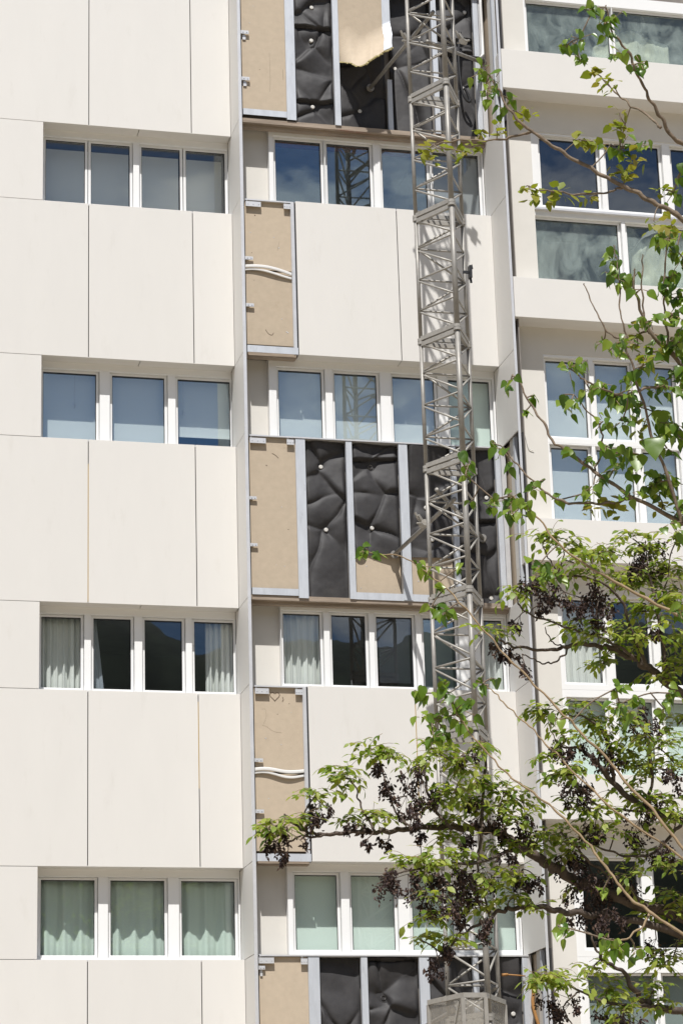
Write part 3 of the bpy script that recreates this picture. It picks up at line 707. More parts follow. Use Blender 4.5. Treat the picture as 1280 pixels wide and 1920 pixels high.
# ------------------------------------------------------------------ trees
class Tree:
    def __init__(s, name, loc, label, cat):
        s.root = tag(empty(name, loc), label, cat); s.br = {}; s.pts = []; s.leaves = {}; s.seeds = []
    def branch(s, pts, r0, r1, m='bark', n=6, wig=.012):
        pts = smoothpts([Vector(p) for p in pts], 3)
        N = len(pts); ph = random.random()*50
        for i in range(1, N-1):
            q = noise.noise_vector(Vector((i*.35, ph, 0))); pts[i] = pts[i]+q*wig
        rad = [r0+(r1-r0)*(i/(N-1))**.8 for i in range(N)]
        for i in range(N): rad[i] *= 1+.3*noise.noise(Vector((i*.6, ph, 5)))
        s.br.setdefault(m, MB()).tube(pts, rad, n); s.pts += pts
    def twig(s, p, m='bark', r=.0035):
        p = Vector(p); best = min(s.pts, key=lambda q: (q-p).length)
        d = p-best
        if d.length < .02: return best
        mid = best+d*.5+Vector((random.uniform(-.1, .1), random.uniform(-.1, .1), random.uniform(-.02, .12)))*min(1, d.length)
        s.br.setdefault(m, MB()).tube(smoothpts([best, mid, p], 2), [r*1.6]+[r*1.2]*7+[r] if False else r, 5)
        s.pts += [mid, p]
        return best
    def mb(s, key): return s.leaves.setdefault(key, MB())
    def heart(s, key, p, L, down, face, wid=.82):
        """one broad pointed leaf, folded on its midrib: base p, axis down, upper side towards face"""
        t = down.normalized(); n = (face-t*face.dot(t)); n = n.normalized() if n.length > 1e-4 else t.orthogonal().normalized(); sd = t.cross(n)
        m = s.mb(key); b = len(m.v); cup = random.uniform(.05, .22); droop = random.uniform(.05, .25)
        prof = ((0, .0), (-.05, .17), (.02, .36), (.16, .49), (.34, .48), (.54, .36), (.74, .19), (.89, .07), (1.0, 0))
        curl = random.uniform(-.25, .25); ph = random.random()*6
        for i, (x, wv) in enumerate(prof):
            c = p+t*(L*max(x, 0))-n*(L*droop*x*abs(x))+sd*(curl*L*x*x*.5)
            m.v.append(tuple(c))
            for sg in (-1, 1):
                for hh in (.55, 1):
                    w_ = wv*hh; e = sg*w_*wid*L
                    m.v.append(tuple(c+sd*e+n*(cup*L*w_*w_*2.2+.02*L*math.sin(i*2.1+ph+sg)*hh*(wv > .1))+t*(L*min(x, 0))))
        for i in range(8):
            a, c = b+i*5, b+(i+1)*5
            m.f += [(a, a+1, c+1, c), (a+1, a+2, c+2, c+1), (a, c, c+3, a+3), (a+3, c+3, c+4, a+4)]
    def depth(s, px, py):
        """distance of the branch nearest to this line of sight, so that clusters grow on it"""
        best = None
        for p in s.pts:
            v = p-CAM; z = v.dot(fw)
            e = (640+FPX*v.dot(rt)/z-px)**2+(960-FPX*v.dot(up)/z-py)**2
            if best is None or e < best[0]: best = (e, p.y)
        return best[1]+random.uniform(-.13, .13)
    def heartclump(s, px, py, Y, size, n, key='leaf', big=1.):
        Y = s.depth(px, py); c = at(px, py, Y); s.twig(c); pxm = Y*1.09/FPX
        for i in range(n):
            o = Vector((random.gauss(0, .42), random.gauss(0, .5), random.gauss(0, .34)))*size*pxm
            p = c+o; L = random.uniform(.6, 1.15)*.098*big
            dn = Vector((random.uniform(-.8, .8), random.uniform(-.8, .5), random.uniform(-1.3, -.15)))
            fc_ = Vector((random.uniform(-.7, .4), random.uniform(-1.1, .3), random.uniform(.1, 1)))
            s.mb('petiole').tube([c+o*.3, p], .0017, 4)
            s.heart(key, p, L, dn, fc_, random.uniform(.55, .82))
    def compound(s, key, p, d, L, wid=.50, nl=3):
        """a young pinnate leaf: drooping rachis with paired leaflets"""
        t = d.normalized(); pts = [p]; v = t.copy()
        for i in range(4):
            v = (v+Vector((0, 0, -.20))).normalized(); pts.append(pts[-1]+v*(L/4))
        s.mb('petiole').tube(pts, .0014, 3)
        for i in range(nl):
            q = pts[1]+(pts[4]-pts[1])*(i/max(1, nl-1)) if nl > 1 else pts[2]
            ax = (pts[min(4, i+2)]-pts[i]).normalized(); sd = ax.cross(Vector((0, 0, 1)))
            sd = sd.normalized() if sd.length > .05 else Vector((1, 0, 0))
            for sg in ((-1, 1) if i < nl-1 else (0,)):
                dn = (ax*.7+sd*(sg*.95)+Vector((random.uniform(-.3, .3), random.uniform(-.3, .3), random.uniform(-.7, .1)))).normalized()
                s.leaflet(key, q, dn, L*random.uniform(.36, .54), wid*random.uniform(.8, 1.25))
    def leaflet(s, key, p, t, L, wid):
        n = Vector((random.uniform(-.6, .6), random.uniform(-.8, .4), 1)); n = (n-t*n.dot(t)).normalized(); sd = t.cross(n)
        m = s.mb(key); b = len(m.v); dr = random.uniform(.05, .3)
        for x, wv in ((0, .04), (.3, .42), (.62, .36), (1, .0)):
            c = p+t*(L*x)-n*(dr*L*x*x)
            m.v += [tuple(c), tuple(c+sd*(wv*wid*L*1.2)+n*(.07*L*wv)), tuple(c-sd*(wv*wid*L*1.2)+n*(.07*L*wv))]
        for i in range(3):
            a, c = b+3*i, b+3*i+3; m.f += [(a, a+1, c+1, c), (a, c, c+2, a+2)]
    def fineclump(s, px, py, Y, size, key='fine', n=None, c=None, link=True):
        c = at(px, py, s.depth(px, py)) if c is None else c
        pxm = c.y*1.09/FPX; w = size*pxm
        if link: s.twig(c-Vector((0, 0, w*.15)), 'darkbark', .004)
        n = n or int(5+size/3.8)
        for i in range(n):
            an = 6.283*random.random(); el = random.uniform(-.2, 1.0)
            d = Vector((math.cos(an), math.sin(an)*.9, el))
            o = Vector((random.gauss(0, .30), random.gauss(0, .35), random.gauss(0, .14)))*w
            s.compound(key, c+o, d, random.uniform(.07, .125), nl=random.choice((2, 3, 3)))
    def seedclump(s, px, py, Y, size, c=None):
        """a hanging bunch of dried winged keys"""
        c = at(px, py, s.depth(px, py)) if c is None else c
        pxm = c.y*1.09/FPX; w = size*pxm; m = MB(); s.twig(c+Vector((0, 0, w*.4)), 'darkbark', .003)
        lobes = [Vector((random.gauss(0, .33), random.gauss(0, .3), random.uniform(-.45, .3)))*w for _ in range(max(3, int(size/7)))]
        for o in lobes:
            m.tube([c+Vector((0, 0, w*.4)), c+o*.6+Vector((0, 0, w*.15)), c+o+Vector((0, 0, -w*.1))], .0016, 3)
            for i in range(int(17+size*.36)):
                p = c+o+Vector((random.gauss(0, .085), random.gauss(0, .085), random.gauss(-.05, .16)))*w
                t = Vector((random.uniform(-.7, .7), random.uniform(-.7, .7), random.uniform(-1.2, .1))).normalized()
                L = random.uniform(.014, .032); sd = t.orthogonal().normalized(); sd.rotate(Matrix.Rotation(random.random()*6.28, 3, t)); nn = t.cross(sd)
                b = len(m.v)
                m.v += [tuple(p), tuple(p+t*L*.5+sd*L*.26+nn*.003), tuple(p+t*L), tuple(p+t*L*.5-sd*L*.26+nn*.003), tuple(p+t*L*.5-nn*.004)]
                m.f += [(b, b+1, b+4), (b+1, b+2, b+4), (b+2, b+3, b+4), (b+3, b, b+4), (b, b+3, b+2, b+1)]
        o = m.build('seed_cluster', M['seed'], None); plant_child(o, s.root)
    def finish(s):
        nm = {'leaf': 'crown', 'young': 'young_foliage', 'fine': 'crown', 'petiole': 'leaf_stalks', 'bark': 'branches', 'darkbark': 'branches', 'shoot': 'shoots'}
        mm = {'petiole': M['shoot']}
        for k_, m in list(s.leaves.items())+list(s.br.items()):
            plant_child(m.build(nm.get(k_, k_), mm.get(k_, M.get(k_)), None, smooth=True), s.root)

def A(lst, Y, Y2=None):
    """pixel chain to 3-D, depth sliding from Y to Y2 along it"""
    Y2 = Y if Y2 is None else Y2
    return [at(x, y, Y+(Y2-Y)*i/max(1, len(lst)-1)) for i, (x, y) in enumerate(lst)]

# -- broad-leaved tree: nearer, upper right
t1 = Tree('broad_leaved_tree', (6.7, 9.5, 0), 'tree with broad glossy heart shaped leaves on long bare shoots', 'tree')
tr = [Vector((6.7, 9.5, 0)), Vector((6.68, 9.52, 1.5)), Vector((6.55, 9.6, 3.0)), Vector((6.3, 9.7, 4.6)), Vector((6.0, 9.8, 6.4)), Vector((5.9, 9.9, 8.6))]
tm = MB().tube(smoothpts(tr), [.17-.13*i/40 for i in range(len(smoothpts(tr)))], 14); plant_child(tm.build('trunk', M['bark'], None, smooth=True), t1.root)
t1.pts += smoothpts(tr)
V = Vector
def limb(start, chain, Y, Y2, r0, r1, m='bark'): t1.branch([V(start)]+A(chain, Y, Y2), r0, r1, m)
limb((6.2, 9.75, 5.3), [(1500, 590), (1380, 480), (1280, 411), (1240, 386), (1186, 359), (1119, 322), (1051, 285), (998, 248), (961, 218), (931, 161), (917, 141)], 9.9, 10.2, .019, .004)
t1.branch(A([(998, 248), (960, 258), (915, 265), (867, 262), (812, 270)], 10.15, 10.3), .008, .003)
t1.branch(A([(1167, 351), (1135, 361), (1068, 364), (1011, 356), (985, 350)], 10.05, 9.8), .006, .0028)
limb((6.1, 9.8, 5.9), [(1420, 360), (1280, 272), (1255, 255), (1236, 215), (1216, 181), (1193, 144), (1189, 124), (1162, 77), (1142, 50), (1136, 10)], 9.9, 9.7, .014, .0035)
t1.branch(A([(1236, 240), (1220, 222), (1186, 201), (1152, 175), (1118, 140)], 9.88, 10.2), .007, .003)
limb((6.35, 9.7, 4.5), [(1420, 880), (1330, 740), (1255, 660), (1212, 620), (1190, 560), (1189, 504)], 9.8, 9.7, .02, .0035)
t1.branch(A([(1230, 640), (1204, 601), (1203, 540), (1204, 477)], 9.75, 9.7), .006, .0028)
t1.branch(A([(1258, 665), (1248, 611), (1243, 550), (1244, 494), (1258, 415)], 9.8, 9.6), .007, .003)
t1.branch(A([(1212, 620), (1170, 640), (1135, 621), (1112, 577), (1095, 532)], 9.78, 9.9), .006, .0025)
t1.branch(A([(1178, 640), (1166, 611), (1160, 550), (1158, 500), (1150, 460)], 9.75, 9.75), .005, .0025)
limb((6.45, 9.65, 3.7), [(1480, 1120), (1350, 1020), (1280, 982), (1186, 934), (1115, 883), (1068, 853), (1031, 823), (1004, 772), (978, 725), (961, 702)], 9.8, 10.1, .014, .003)
t1.branch(A([(1186, 934), (1140, 945), (1085, 944), (1045, 937), (1011, 913), (981, 887), (957, 856), (935, 835)], 9.95, 10.2), .008, .003)
t1.branch(A([(1280, 982), (1245, 880), (1215, 800), (1190, 700), (1170, 640)], 9.8, 9.7), .010, .004)
t1.branch(A([(1330, 740), (1270, 735), (1230, 720), (1180, 745), (1130, 735), (1085, 705)], 9.75, 9.6), .010, .003)
t1.branch(A([(1115, 883), (1130, 830), (1120, 790), (1075, 740)], 10, 9.9), .006, .0025)
limb((6.5, 9.6, 3.4), [(1420, 1760), (1330, 1640), (1280, 1598), (1226, 1521), (1186, 1481), (1125, 1410), (1078, 1364), (1038, 1323), (991, 1273), (947, 1226), (900, 1175), (853, 1118), (800, 1072), (765, 1045), (690, 1035)], 9.6, 10.3, .0085, .0026, 'shoot')
limb((6.55, 9.6, 2.9), [(1420, 1850), (1280, 1752), (1219, 1713), (1172, 1676), (1135, 1629), (1105, 1585), (1058, 1538), (1011, 1498), (961, 1457), (924, 1426), (880, 1375), (840, 1310)], 9.6, 10.2, .008, .003, 'shoot')
t1.branch(A([(1290, 1170), (1203, 1118), (1125, 1077), (1051, 1028), (1000, 960), (960, 930)], 9.8, 10.1), .009, .003, 'shoot')
limb((6.5, 9.6, 3.5), [(1420, 1720), (1280, 1609), (1162, 1531), (1100, 1470), (1025, 1397), (994, 1364), (961, 1337), (931, 1303), (910, 1285)], 9.7, 10.2, .006, .0025, 'shoot')
t1.branch(A([(1219, 1713), (1180, 1760), (1150, 1765)], 9.75, 9.6), .006, .003, 'shoot')
H = [(1112, 15, 22, 5), (1130, 40, 26, 6), (1150, 35, 24, 4), (1085, 72, 30, 5), (1060, 88, 18, 3), (1085, 108, 26, 5), (1165, 100, 22, 4), (1200, 118, 26, 5), (1140, 62, 16, 3),
     (905, 135, 28, 6), (908, 168, 30, 6), (925, 150, 24, 4), (955, 188, 22, 4), (945, 205, 18, 3), (1160, 280, 26, 5), (1145, 270, 18, 3), (1200, 272, 24, 4), (1275, 320, 22, 4), (1262, 360, 24, 5),
     (1140, 478, 20, 4), (1146, 515, 20, 4), (1160, 525, 22, 4), (1152, 492, 16, 3), (1185, 525, 20, 4), (1238, 450, 22, 4), (1262, 470, 22, 5), (1246, 540, 22, 5), (1268, 560, 24, 6), (1258, 520, 20, 4), (1150, 650, 26, 6), (1168, 640, 26, 6), (1130, 640, 18, 3), (1262, 590, 28, 7), (1276, 640, 28, 7), (1245, 655, 24, 5), (1225, 600, 18, 3),
     (1065, 690, 22, 4), (1090, 688, 20, 4), (1070, 755, 24, 5), (1055, 740, 16, 2), (1130, 720, 24, 5), (1150, 745, 28, 6), (1180, 705, 28, 6), (1195, 762, 28, 6), (1228, 730, 30, 7), (1262, 700, 28, 6), (1165, 790, 26, 5), (1130, 790, 22, 4), (1165, 850, 26, 5), (1098, 862, 20, 3), (1062, 842, 16, 2), (1105, 730, 20, 4),
     (958, 712, 12, 2), (948, 728, 12, 2), (1000, 742, 12, 2), (985, 770, 10, 2), (940, 842, 20, 3), (925, 832, 16, 3), (955, 872, 16, 2), (925, 936, 26, 5), (950, 940, 30, 7), (985, 948, 26, 6), (965, 960, 24, 4), (1000, 915, 18, 3), (1045, 938, 14, 2), (1020, 900, 12, 1), (1112, 908, 26, 5), (1150, 880, 28, 6), (1095, 925, 22, 4), (1225, 905, 30, 7), (1262, 905, 26, 6), (1180, 925, 26, 5), (1270, 960, 30, 6),
     (785, 1300, 26, 5), (825, 1290, 26, 5), (850, 1325, 28, 6), (820, 1350, 30, 6), (790, 1345, 22, 4), (865, 1355, 26, 5), (812, 1382, 20, 4), (872, 1315, 18, 3), (835, 1375, 22, 4),
     (682, 1030, 20, 4), (702, 1040, 10, 2), (790, 1063, 22, 4), (800, 1078, 18, 3), (828, 1098, 16, 3), (808, 1138, 20, 4), (835, 1146, 22, 5), (865, 1062, 10, 2), (872, 890, 8, 2), (880, 870, 10, 2), (862, 850, 9, 1), (884, 940, 9, 2),
     (1138, 1762, 26, 5), (1160, 1775, 28, 6), (1190, 1780, 26, 6), (1045, 1735, 18, 3), (1060, 1745, 16, 3), (1130, 1668, 14, 2), (1155, 1290, 22, 4), (1162, 1322, 24, 5), (1185, 1310, 20, 4), (1260, 1300, 28, 6), (1245, 1330, 22, 4), (905, 1280, 16, 3), (925, 1272, 12, 2), (1270, 1150, 24, 5), (1040, 1350, 14, 2), (1010, 1058, 24, 5), (1022, 1080, 20, 4), (1045, 1085, 20, 4)]
for (x, y, s_, n) in H: t1.heartclump(x, y, 10.0+random.uniform(-.35, .35), s_, max(2, int(n*1.8)), 'leaf', .60)
for (x, y, b_) in ((1250, 812, 1.3), (1222, 842, 1.2), (1196, 872, 1.05), (1238, 790, 1.0), (1150, 760, 1.1)):
    c = at(x, y-20, t1.depth(x, y-20)); t1.twig(c); t1.heart('leaf', c, .098*b_, V((random.uniform(-.4, .3), -.3, -1)), V((-.3, -1, .5)), .9)
YG = [(820, 278, 26, 12), (800, 285, 18, 6), (868, 285, 22, 8), (885, 275, 20, 7), (930, 240, 18, 5), (978, 215, 24, 8), (990, 205, 16, 5), (1160, 212, 24, 9), (1165, 235, 20, 7), (1085, 262, 24, 9), (1110, 265, 20, 7), (1190, 300, 28, 10), (1175, 325, 28, 10), (1155, 318, 18, 5), (990, 352, 22, 8), (1000, 370, 14, 4), (1030, 366, 18, 6), (1055, 360, 22, 8), (1105, 370, 16, 6), (1130, 150, 18, 6), (1150, 160, 16, 5), (1115, 130, 16, 5), (1240, 355, 18, 6), (1225, 415, 26, 9), (1262, 425, 26, 9), (1195, 650, 24, 8), (1225, 660, 26, 9), (1215, 680, 22, 7), (1130, 935, 26, 10), (1150, 945, 22, 8), (1100, 950, 18, 5), (900, 250, 14, 4), (1205, 800, 22, 7), (1240, 940, 24, 8), (1195, 620, 18, 5)]
for (x, y, s_, n) in YG:
    c = at(x, y, t1.depth(x, y)); t1.twig(c, r=.003)
    for i in range(n+3):
        o = V((random.gauss(0, .45), random.gauss(0, .45), random.gauss(-.1, .4)))*s_*.0023
        t1.leaflet('young', c+o, V((random.uniform(-1, 1), random.uniform(-1, .6), random.uniform(-1.2, .5))).normalized(), random.uniform(.03, .065), random.uniform(.55, .9))
for i in range(70):
    x, y = random.uniform(1110, 1290), random.uniform(395, 1000)
    if x < 1115+abs(y-790)*.33 or random.random() < .25: continue
    t1.heartclump(x, y, 10.0+random.uniform(-.4, .4), 22, random.randint(4, 9), 'leaf', .60)
# crown beyond the frame
rs = random.Random(3); stt = random.getstate(); random.seed(99)
for i in range(16):
    a = rs.uniform(0, 6.28); z = rs.uniform(4.5, 8.6); p0 = min(smoothpts(tr), key=lambda q: abs(q.z-(z-.8)))
    r_ = rs.uniform(.8, 1.9); e = V((p0.x+abs(math.cos(a))*r_*.9-.1, p0.y+math.sin(a)*r_*.8, z+rs.uniform(-.2, .5)))
    if e.x < .46*e.y+.25: e.x = .46*e.y+.3+rs.random()*.4
    t1.branch([p0, (p0+e)/2+V((0, 0, .15)), e], .016, .004)
    for j in range(5):
        c = p0.lerp(e, rs.uniform(.45, 1.05)); c += V((rs.gauss(0, .1), rs.gauss(0, .1), rs.gauss(0, .1)))
        for q_ in range(6):
            o = V((random.gauss(0, .12), random.gauss(0, .12), random.gauss(0, .1)))
            t1.heart('leaf', c+o, random.uniform(.06, .1), V((random.uniform(-1, 1), random.uniform(-1, 1), random.uniform(-1.2, -.1))), V((random.uniform(-.6, .6), random.uniform(-1, .4), .8)), .85)
random.setstate(stt)
t1.finish()

# -- tree with dried keys: farther, lower right
t2 = Tree('seeded_tree', (6.3, 12.6, 0), 'tree with fine young leaves and dark drooping clusters of dry seeds', 'tree')
tr2 = [V((6.3, 12.6, 0)), V((6.28, 12.58, 1.2)), V((6.15, 12.5, 2.3)), V((5.95, 12.4, 3.6)), V((5.9, 12.4, 5.0)), V((6.1, 12.5, 6.8)), V((6.3, 12.5, 8.6))]
tp = smoothpts(tr2); plant_child(MB().tube(tp, [.20-.16*i/len(tp) for i in range(len(tp))], 14).build('trunk', M['darkbark'], None, smooth=True), t2.root); t2.pts += tp
def limb2(start, chain, Y, Y2, r0, r1): t2.branch([V(start)]+A(chain, Y, Y2), r0, r1, 'darkbark', 7, .02)
limb2((6.15, 12.5, 2.3), [(1420, 1760), (1280, 1722), (1152, 1683), (1078, 1652), (1038, 1625), (1011, 1609), (974, 1588), (944, 1565), (904, 1553), (870, 1552), (845, 1553), (820, 1548), (770, 1553), (723, 1560), (668, 1561), (625, 1563), (585, 1566), (555, 1550), (535, 1530)], 12.3, 12.0, .040, .005)
t2.branch(A([(625, 1563), (590, 1570), (563, 1567), (545, 1578), (530, 1585)], 12.0, 12.05), .008, .004, 'darkbark')
t2.branch(A([(700, 1558), (690, 1535), (672, 1505), (665, 1470), (645, 1455)], 12.0, 12.1), .007, .003, 'darkbark')
t2.branch(A([(770, 1553), (745, 1530), (725, 1490), (712, 1430)], 12.0, 12.1), .008, .0035, 'darkbark')
t2.branch(A([(845, 1553), (815, 1520), (800, 1480), (795, 1430)], 12.0, 12.0), .011, .004, 'darkbark')
t2.branch(A([(904, 1553), (905, 1480), (910, 1420), (900, 1380)], 12.0, 12.1), .012, .004, 'darkbark')
t2.branch(A([(904, 1553), (897, 1600), (893, 1640), (905, 1680), (918, 1720)], 12.0, 12.1), .010, .004, 'darkbark')
t2.branch(A([(985, 1592), (950, 1570), (930, 1520), (945, 1490)], 12.05, 11.9), .008, .003, 'darkbark')
t2.branch(A([(985, 1592), (950, 1595), (920, 1610), (880, 1620), (830, 1618), (780, 1630), (740, 1640)], 12.05, 11.8), .012, .004, 'darkbark')
limb2((6.2, 12.55, 2.0), [(1420, 1820), (1280, 1752), (1186, 1726), (1105, 1713), (1045, 1709), (1001, 1698), (961, 1703), (931, 1711), (895, 1735), (860, 1755), (830, 1790)], 12.3, 11.9, .030, .004)
t2.branch(A([(1001, 1698), (985, 1670), (970, 1650), (945, 1645)], 12.1, 12), .007, .003, 'darkbark')
limb2((6.25, 12.6, 1.7), [(1420, 1960), (1280, 1891), (1219, 1888), (1196, 1871), (1176, 1827), (1135, 1810), (1115, 1783), (1100, 1740)], 12.2, 12.0, .030, .004)
t2.branch(A([(1219, 1888), (1150, 1885), (1085, 1860), (1050, 1835), (1020, 1825)], 12.1, 12), .010, .004, 'darkbark')
t2.branch(A([(1085, 1860), (1050, 1885), (1070, 1920), (1095, 1950)], 12.0, 12.0), .005, .003, 'darkbark')
limb2((5.95, 12.4, 3.6), [(1400, 1370), (1290, 1310), (1250, 1280), (1216, 1253), (1186, 1233), (1146, 1216), (1105, 1207), (1058, 1214), (1011, 1219), (954, 1212), (935, 1200)], 12.3, 12.0, .032, .004)
t2.branch(A([(1065, 1213), (1048, 1238), (1025, 1246), (998, 1236), (978, 1226)], 12.1, 12.0), .006, .003, 'darkbark')
t2.branch(A([(1060, 1213), (1035, 1205), (1026, 1190), (1022, 1175)], 12.1, 12.0), .005, .002, 'darkbark')
t2.branch(A([(1186, 1233), (1150, 1205), (1110, 1190), (1078, 1182), (1025, 1164), (978, 1145), (968, 1125), (972, 1110)], 12.1, 12.0), .009, .0035, 'darkbark')
t2.branch(A([(1216, 1253), (1180, 1180), (1165, 1120), (1120, 1085), (1060, 1080), (1020, 1075)], 12.15, 11.9), .012, .004, 'darkbark')
t2.branch(A([(1250, 1280), (1240, 1190), (1225, 1110), (1210, 1060)], 12.2, 12.1), .014, .004, 'darkbark')
t2.branch(A([(1045, 1075), (1028, 1050), (1015, 1015)], 11.95, 11.9), .005, .0025, 'darkbark'); t2.branch(A([(1045, 1075), (1055, 1045), (1060, 1020)], 11.95, 11.9), .005, .0025, 'darkbark')
limb2((5.97, 12.4, 3.3), [(1400, 1560), (1280, 1540), (1210, 1520), (1150, 1470), (1110, 1420), (1075, 1400), (1050, 1400)], 12.3, 12.0, .034, .004)
t2.branch(A([(1150, 1470), (1145, 1410), (1130, 1370), (1100, 1345), (1060, 1340)], 12.15, 12.0), .010, .0035, 'darkbark')
t2.branch(A([(1210, 1520), (1225, 1440), (1210, 1370), (1175, 1340)], 12.2, 12.0), .012, .004, 'darkbark')
t2.branch(A([(1210, 1520), (1160, 1520), (1110, 1510), (1080, 1470), (1060, 1450)], 12.2, 12.0), .009, .003, 'darkbark')
t2.branch(A([(1280, 1540), (1240, 1590), (1200, 1610), (1150, 1600), (1100, 1580)], 12.2, 12.1), .011, .004, 'darkbark')
t2.branch(A([(1210, 1700), (1160, 1650), (1120, 1630), (1080, 1590), (1050, 1560)], 12.2, 12.1), .012, .004, 'darkbark')
t2.branch(A([(1052, 1395), (1030, 1370), (1035, 1345)], 12.0, 12.0), .004, .0025, 'darkbark')
F_ = [(705, 1405, 58), (725, 1418, 40), (640, 1450, 42), (590, 1487, 44), (522, 1540, 42), (508, 1552, 30), (555, 1535, 26), (820, 1402, 56), (790, 1425, 44), (845, 1420, 44), (870, 1440, 40), (850, 1480, 50), (890, 1465, 46), (880, 1500, 44), (940, 1475, 56), (918, 1510, 48), (980, 1497, 52), (965, 1530, 44), (820, 1500, 36), (850, 1535, 44), (840, 1570, 30), (655, 1460, 22), (720, 1530, 26), (700, 1530, 22), (650, 1535, 22),
     (840, 1605, 60), (882, 1605, 54), (795, 1620, 50), (755, 1620, 36), (870, 1690, 26), (800, 1682, 28), (812, 1720, 30), (850, 1760, 34), (790, 1760, 22), (945, 1645, 50), (965, 1640, 40), (918, 1700, 40), (1000, 1585, 34), (940, 1585, 40), (1010, 1560, 30), (900, 1650, 36),
     (1025, 1822, 60), (1050, 1838, 50), (1010, 1838, 34), (1150, 1875, 60), (1180, 1890, 46), (1135, 1850, 40), (1250, 1880, 46), (1225, 1850, 40), (1030, 1000, 40), (1052, 1018, 36), (1020, 1075, 44), (1110, 1035, 60), (1150, 1028, 50), (1200, 1078, 62), (1180, 1102, 52), (1240, 1100, 60), (1252, 1058, 52), (1160, 1080, 52), (1100, 1078, 50), (975, 1108, 40), (1075, 1050, 40), (1215, 1030, 44), (1265, 1010, 44), (1185, 1005, 36),
     (930, 1183, 44), (1088, 1172, 40), (1120, 1182, 52), (1142, 1210, 48), (1170, 1180, 50), (1210, 1190, 54), (1260, 1200, 60), (1272, 1242, 50), (1232, 1150, 52), (1190, 1140, 50), (1265, 1120, 50), (1245, 1260, 44), (1130, 1240, 30),
     (1080, 1330, 42), (1110, 1342, 52), (1132, 1372, 46), (1172, 1340, 50), (1200, 1382, 50), (1062, 1378, 32), (1150, 1402, 56), (1242, 1390, 54), (1262, 1422, 58), (1222, 1440, 50), (1030, 1338, 30), (1270, 1350, 50), (1190, 1430, 44), (1020, 1420, 18), (1005, 1330, 22),
     (1075, 1445, 56), (1052, 1455, 40), (1120, 1518, 52), (1090, 1512, 40), (1180, 1480, 48), (1240, 1500, 54), (1212, 1512, 44), (1265, 1530, 50), (1080, 1583, 40), (1200, 1600, 40), (1242, 1620, 44), (1270, 1680, 44), (1250, 1702, 40), (1225, 1722, 34), (1150, 1560, 36), (1060, 1600, 34), (1175, 1640, 34), (1090, 1660, 34), (1060, 1560, 30), (1260, 1790, 44), (1235, 1810, 40), (1110, 1810, 30), (995, 1700, 24), (960, 1680, 26), (900, 1400, 36)]
for (x, y, s_) in F_: t2.fineclump(x, y, 12.0+random.uniform(-.35, .35), s_)
D_ = [(715, 1448, 44), (722, 1478, 32), (600, 1518, 42), (590, 1535, 26), (525, 1565, 46), (515, 1585, 30), (541, 1600, 26), (770, 1455, 42), (790, 1482, 52), (762, 1505, 40), (785, 1560, 26), (775, 1530, 36), (880, 1420, 28), (945, 1545, 42), (985, 1545, 42), (875, 1500, 34), (868, 1570, 40), (905, 1535, 34), (680, 1545, 22), (655, 1548, 24), (728, 1580, 26), (690, 1575, 18),
      (735, 1648, 52), (765, 1655, 48), (850, 1648, 54), (820, 1640, 44), (870, 1665, 46), (812, 1700, 40), (835, 1690, 38), (830, 1782, 38), (850, 1712, 42), (900, 1738, 44), (820, 1808, 34), (905, 1640, 42), (980, 1640, 36), (960, 1610, 30), (1000, 1650, 34), (1040, 1878, 48), (1068, 1892, 32), (1168, 1915, 44), (1130, 1900, 30),
      (1000, 1098, 38), (1030, 1110, 38), (1058, 1122, 42), (1120, 1105, 52), (1120, 1150, 44), (1090, 1130, 34), (1220, 1045, 54), (1190, 1052, 42), (1130, 1130, 36), (1010, 1140, 24), (975, 1162, 32), (930, 1212, 32), (946, 1228, 34), (982, 1248, 28), (1240, 1180, 32),
      (1210, 1340, 44), (1142, 1410, 54), (1100, 1400, 34), (1037, 1400, 34), (1065, 1408, 28), (1075, 1485, 48), (1092, 1462, 30), (1210, 1522, 48), (1200, 1552, 54), (1260, 1460, 44), (1096, 1552, 38), (1116, 1556, 32), (1245, 1590, 44), (1102, 1640, 62), (1126, 1682, 64), (1160, 1662, 54), (1080, 1612, 44), (1058, 1600, 32), (1140, 1720, 50), (1100, 1700, 46), (1215, 1375, 36), (1230, 1770, 34)]
for (x, y, s_) in D_: t2.seedclump(x, y+4, 12.0+random.uniform(-.3, .3), s_)
random.seed(123); rs = random.Random(4)
for i in range(75):
    a = rs.uniform(0, 6.28); z = rs.uniform(3.0, 9.4); p0 = min(tp, key=lambda q: abs(q.z-(z-.7)))
    r_ = rs.uniform(.8, 2.3); e = V((p0.x+abs(math.cos(a))*r_*.9-.1, p0.y+math.sin(a)*r_*.8, z+rs.uniform(-.2, .5)))
    if e.x < .45*e.y+.25: e.x = .45*e.y+.3+rs.random()*.5
    t2.branch([p0, (p0+e)/2+V((0, 0, .15)), e], .018, .004, 'darkbark')
    for j in range(4): t2.fineclump(0, 0, 0, 60, c=p0.lerp(e, rs.uniform(.5, 1.05))+V((rs.gauss(0, .12), rs.gauss(0, .12), rs.gauss(0, .12))), n=9, link=False)
t2.finish()

# ------------------------------------------------------------------ ground, slope behind the viewer
g = MB().grid(lambda u, v: (-600+1200*u, -600+1200*v, .0), 4, 4).build('ground', M['ground']); tag(g, kind='structure')
def slope(u, v):
    x = -160+360*u
    h = 51.0+2.2*math.sin(u*17+.6)+1.4*math.sin(u*43)+2.2*noise.noise(Vector((u*40, 0, 1)))+1.2*noise.noise(Vector((u*120, 0, 3)))
    return (x, -70-60*v, h*math.sin(min(1, v*1.02)*math.pi*.5)+noise.noise(Vector((u*60, v*9, 0)))*1.3*v)
tag(MB().grid(slope, 260, 14).build('hill', M['hill'], None, smooth=True), kind='structure')

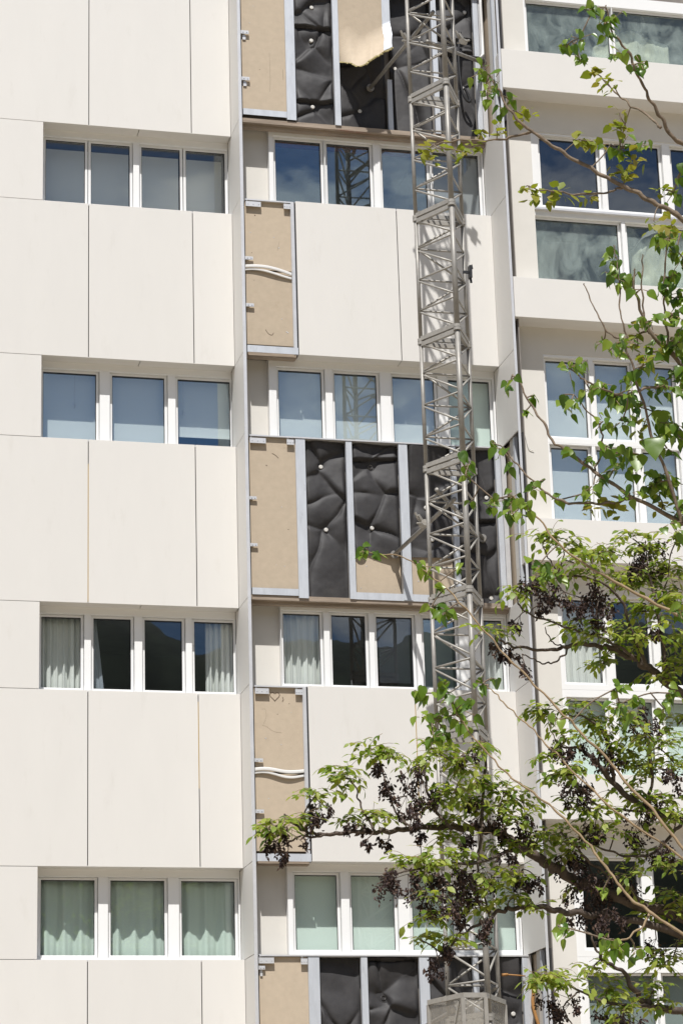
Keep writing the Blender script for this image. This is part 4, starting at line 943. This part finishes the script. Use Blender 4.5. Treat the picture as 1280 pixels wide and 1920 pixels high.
# ------------------------------------------------------------------ light, sky, camera
sd = Vector((.335, 1, -1.85)).normalized()
sun = bpy.data.lights.new('sun', 'SUN'); sun.energy = 5.0; sun.angle = R(.53); sun.color = (1, .975, .94)
so = bpy.data.objects.new('sun', sun); so.rotation_euler = sd.to_track_quat('-Z', 'Y').to_euler(); col.objects.link(so)
w = bpy.data.worlds.new('World'); scn.world = w; w.use_nodes = True; nt = w.node_tree; N, L = nt.nodes, nt.links
bg = N['Background']; bg.inputs[1].default_value = .075
sky = N.new('ShaderNodeTexSky'); sky.sky_type = 'NISHITA'; sky.sun_disc = False
sky.sun_elevation = math.asin(-sd.z); sky.sun_rotation = math.atan2(-sd.x, -sd.y) % (2*math.pi)
sky.air_density = 1.0; sky.dust_density = .15; sky.ozone_density = 3.0; sky.altitude = 900
tc = N.new('ShaderNodeTexCoord'); mp = N.new('ShaderNodeMapping'); mp.inputs['Scale'].default_value = (1, 1, 2.0); mp.inputs['Location'].default_value = (.35, .2, .1); L.new(tc.outputs['Generated'], mp.inputs[0])
nz = N.new('ShaderNodeTexNoise'); nz.inputs['Scale'].default_value = 11; nz.inputs['Detail'].default_value = 8; nz.inputs['Roughness'].default_value = .58; nz.inputs['Distortion'].default_value = .3
L.new(mp.outputs[0], nz.inputs['Vector'])
cr = N.new('ShaderNodeMapRange'); cr.interpolation_type = 'SMOOTHSTEP'; cr.inputs['From Min'].default_value = .47; cr.inputs['From Max'].default_value = .66; cr.inputs['To Max'].default_value = .9
L.new(nz.outputs['Fac'], cr.inputs['Value'])
mx = N.new('ShaderNodeMix'); mx.data_type = 'RGBA'; mx.clamp_result = False; mx.inputs['B'].default_value = (10.5, 10.6, 10.8, 1)
L.new(sky.outputs[0], mx.inputs['A']); L.new(cr.outputs[0], mx.inputs['Factor']); L.new(mx.outputs['Result'], bg.inputs[0])

cam = bpy.data.cameras.new('camera'); cam.sensor_fit = 'VERTICAL'; cam.sensor_height = 24; cam.lens = FPX/1920*24; cam.clip_end = 2000; cam.clip_start = .1
co = bpy.data.objects.new('camera', cam); col.objects.link(co)
co.matrix_world = Matrix(((rt.x, up.x, -fw.x, CAM.x), (rt.y, up.y, -fw.y, CAM.y), (rt.z, up.z, -fw.z, CAM.z), (0, 0, 0, 1)))
scn.camera = co
vs = scn.view_settings; vs.view_transform = 'Standard'; vs.look = 'None'; vs.exposure = 0.15; vs.gamma = 1
c = scn.cycles; c.transparent_max_bounces = 24; c.max_bounces = 8; c.diffuse_bounces = 4; c.glossy_bounces = 4; c.use_denoising = True; c.caustics_reflective = False; c.caustics_refractive = False
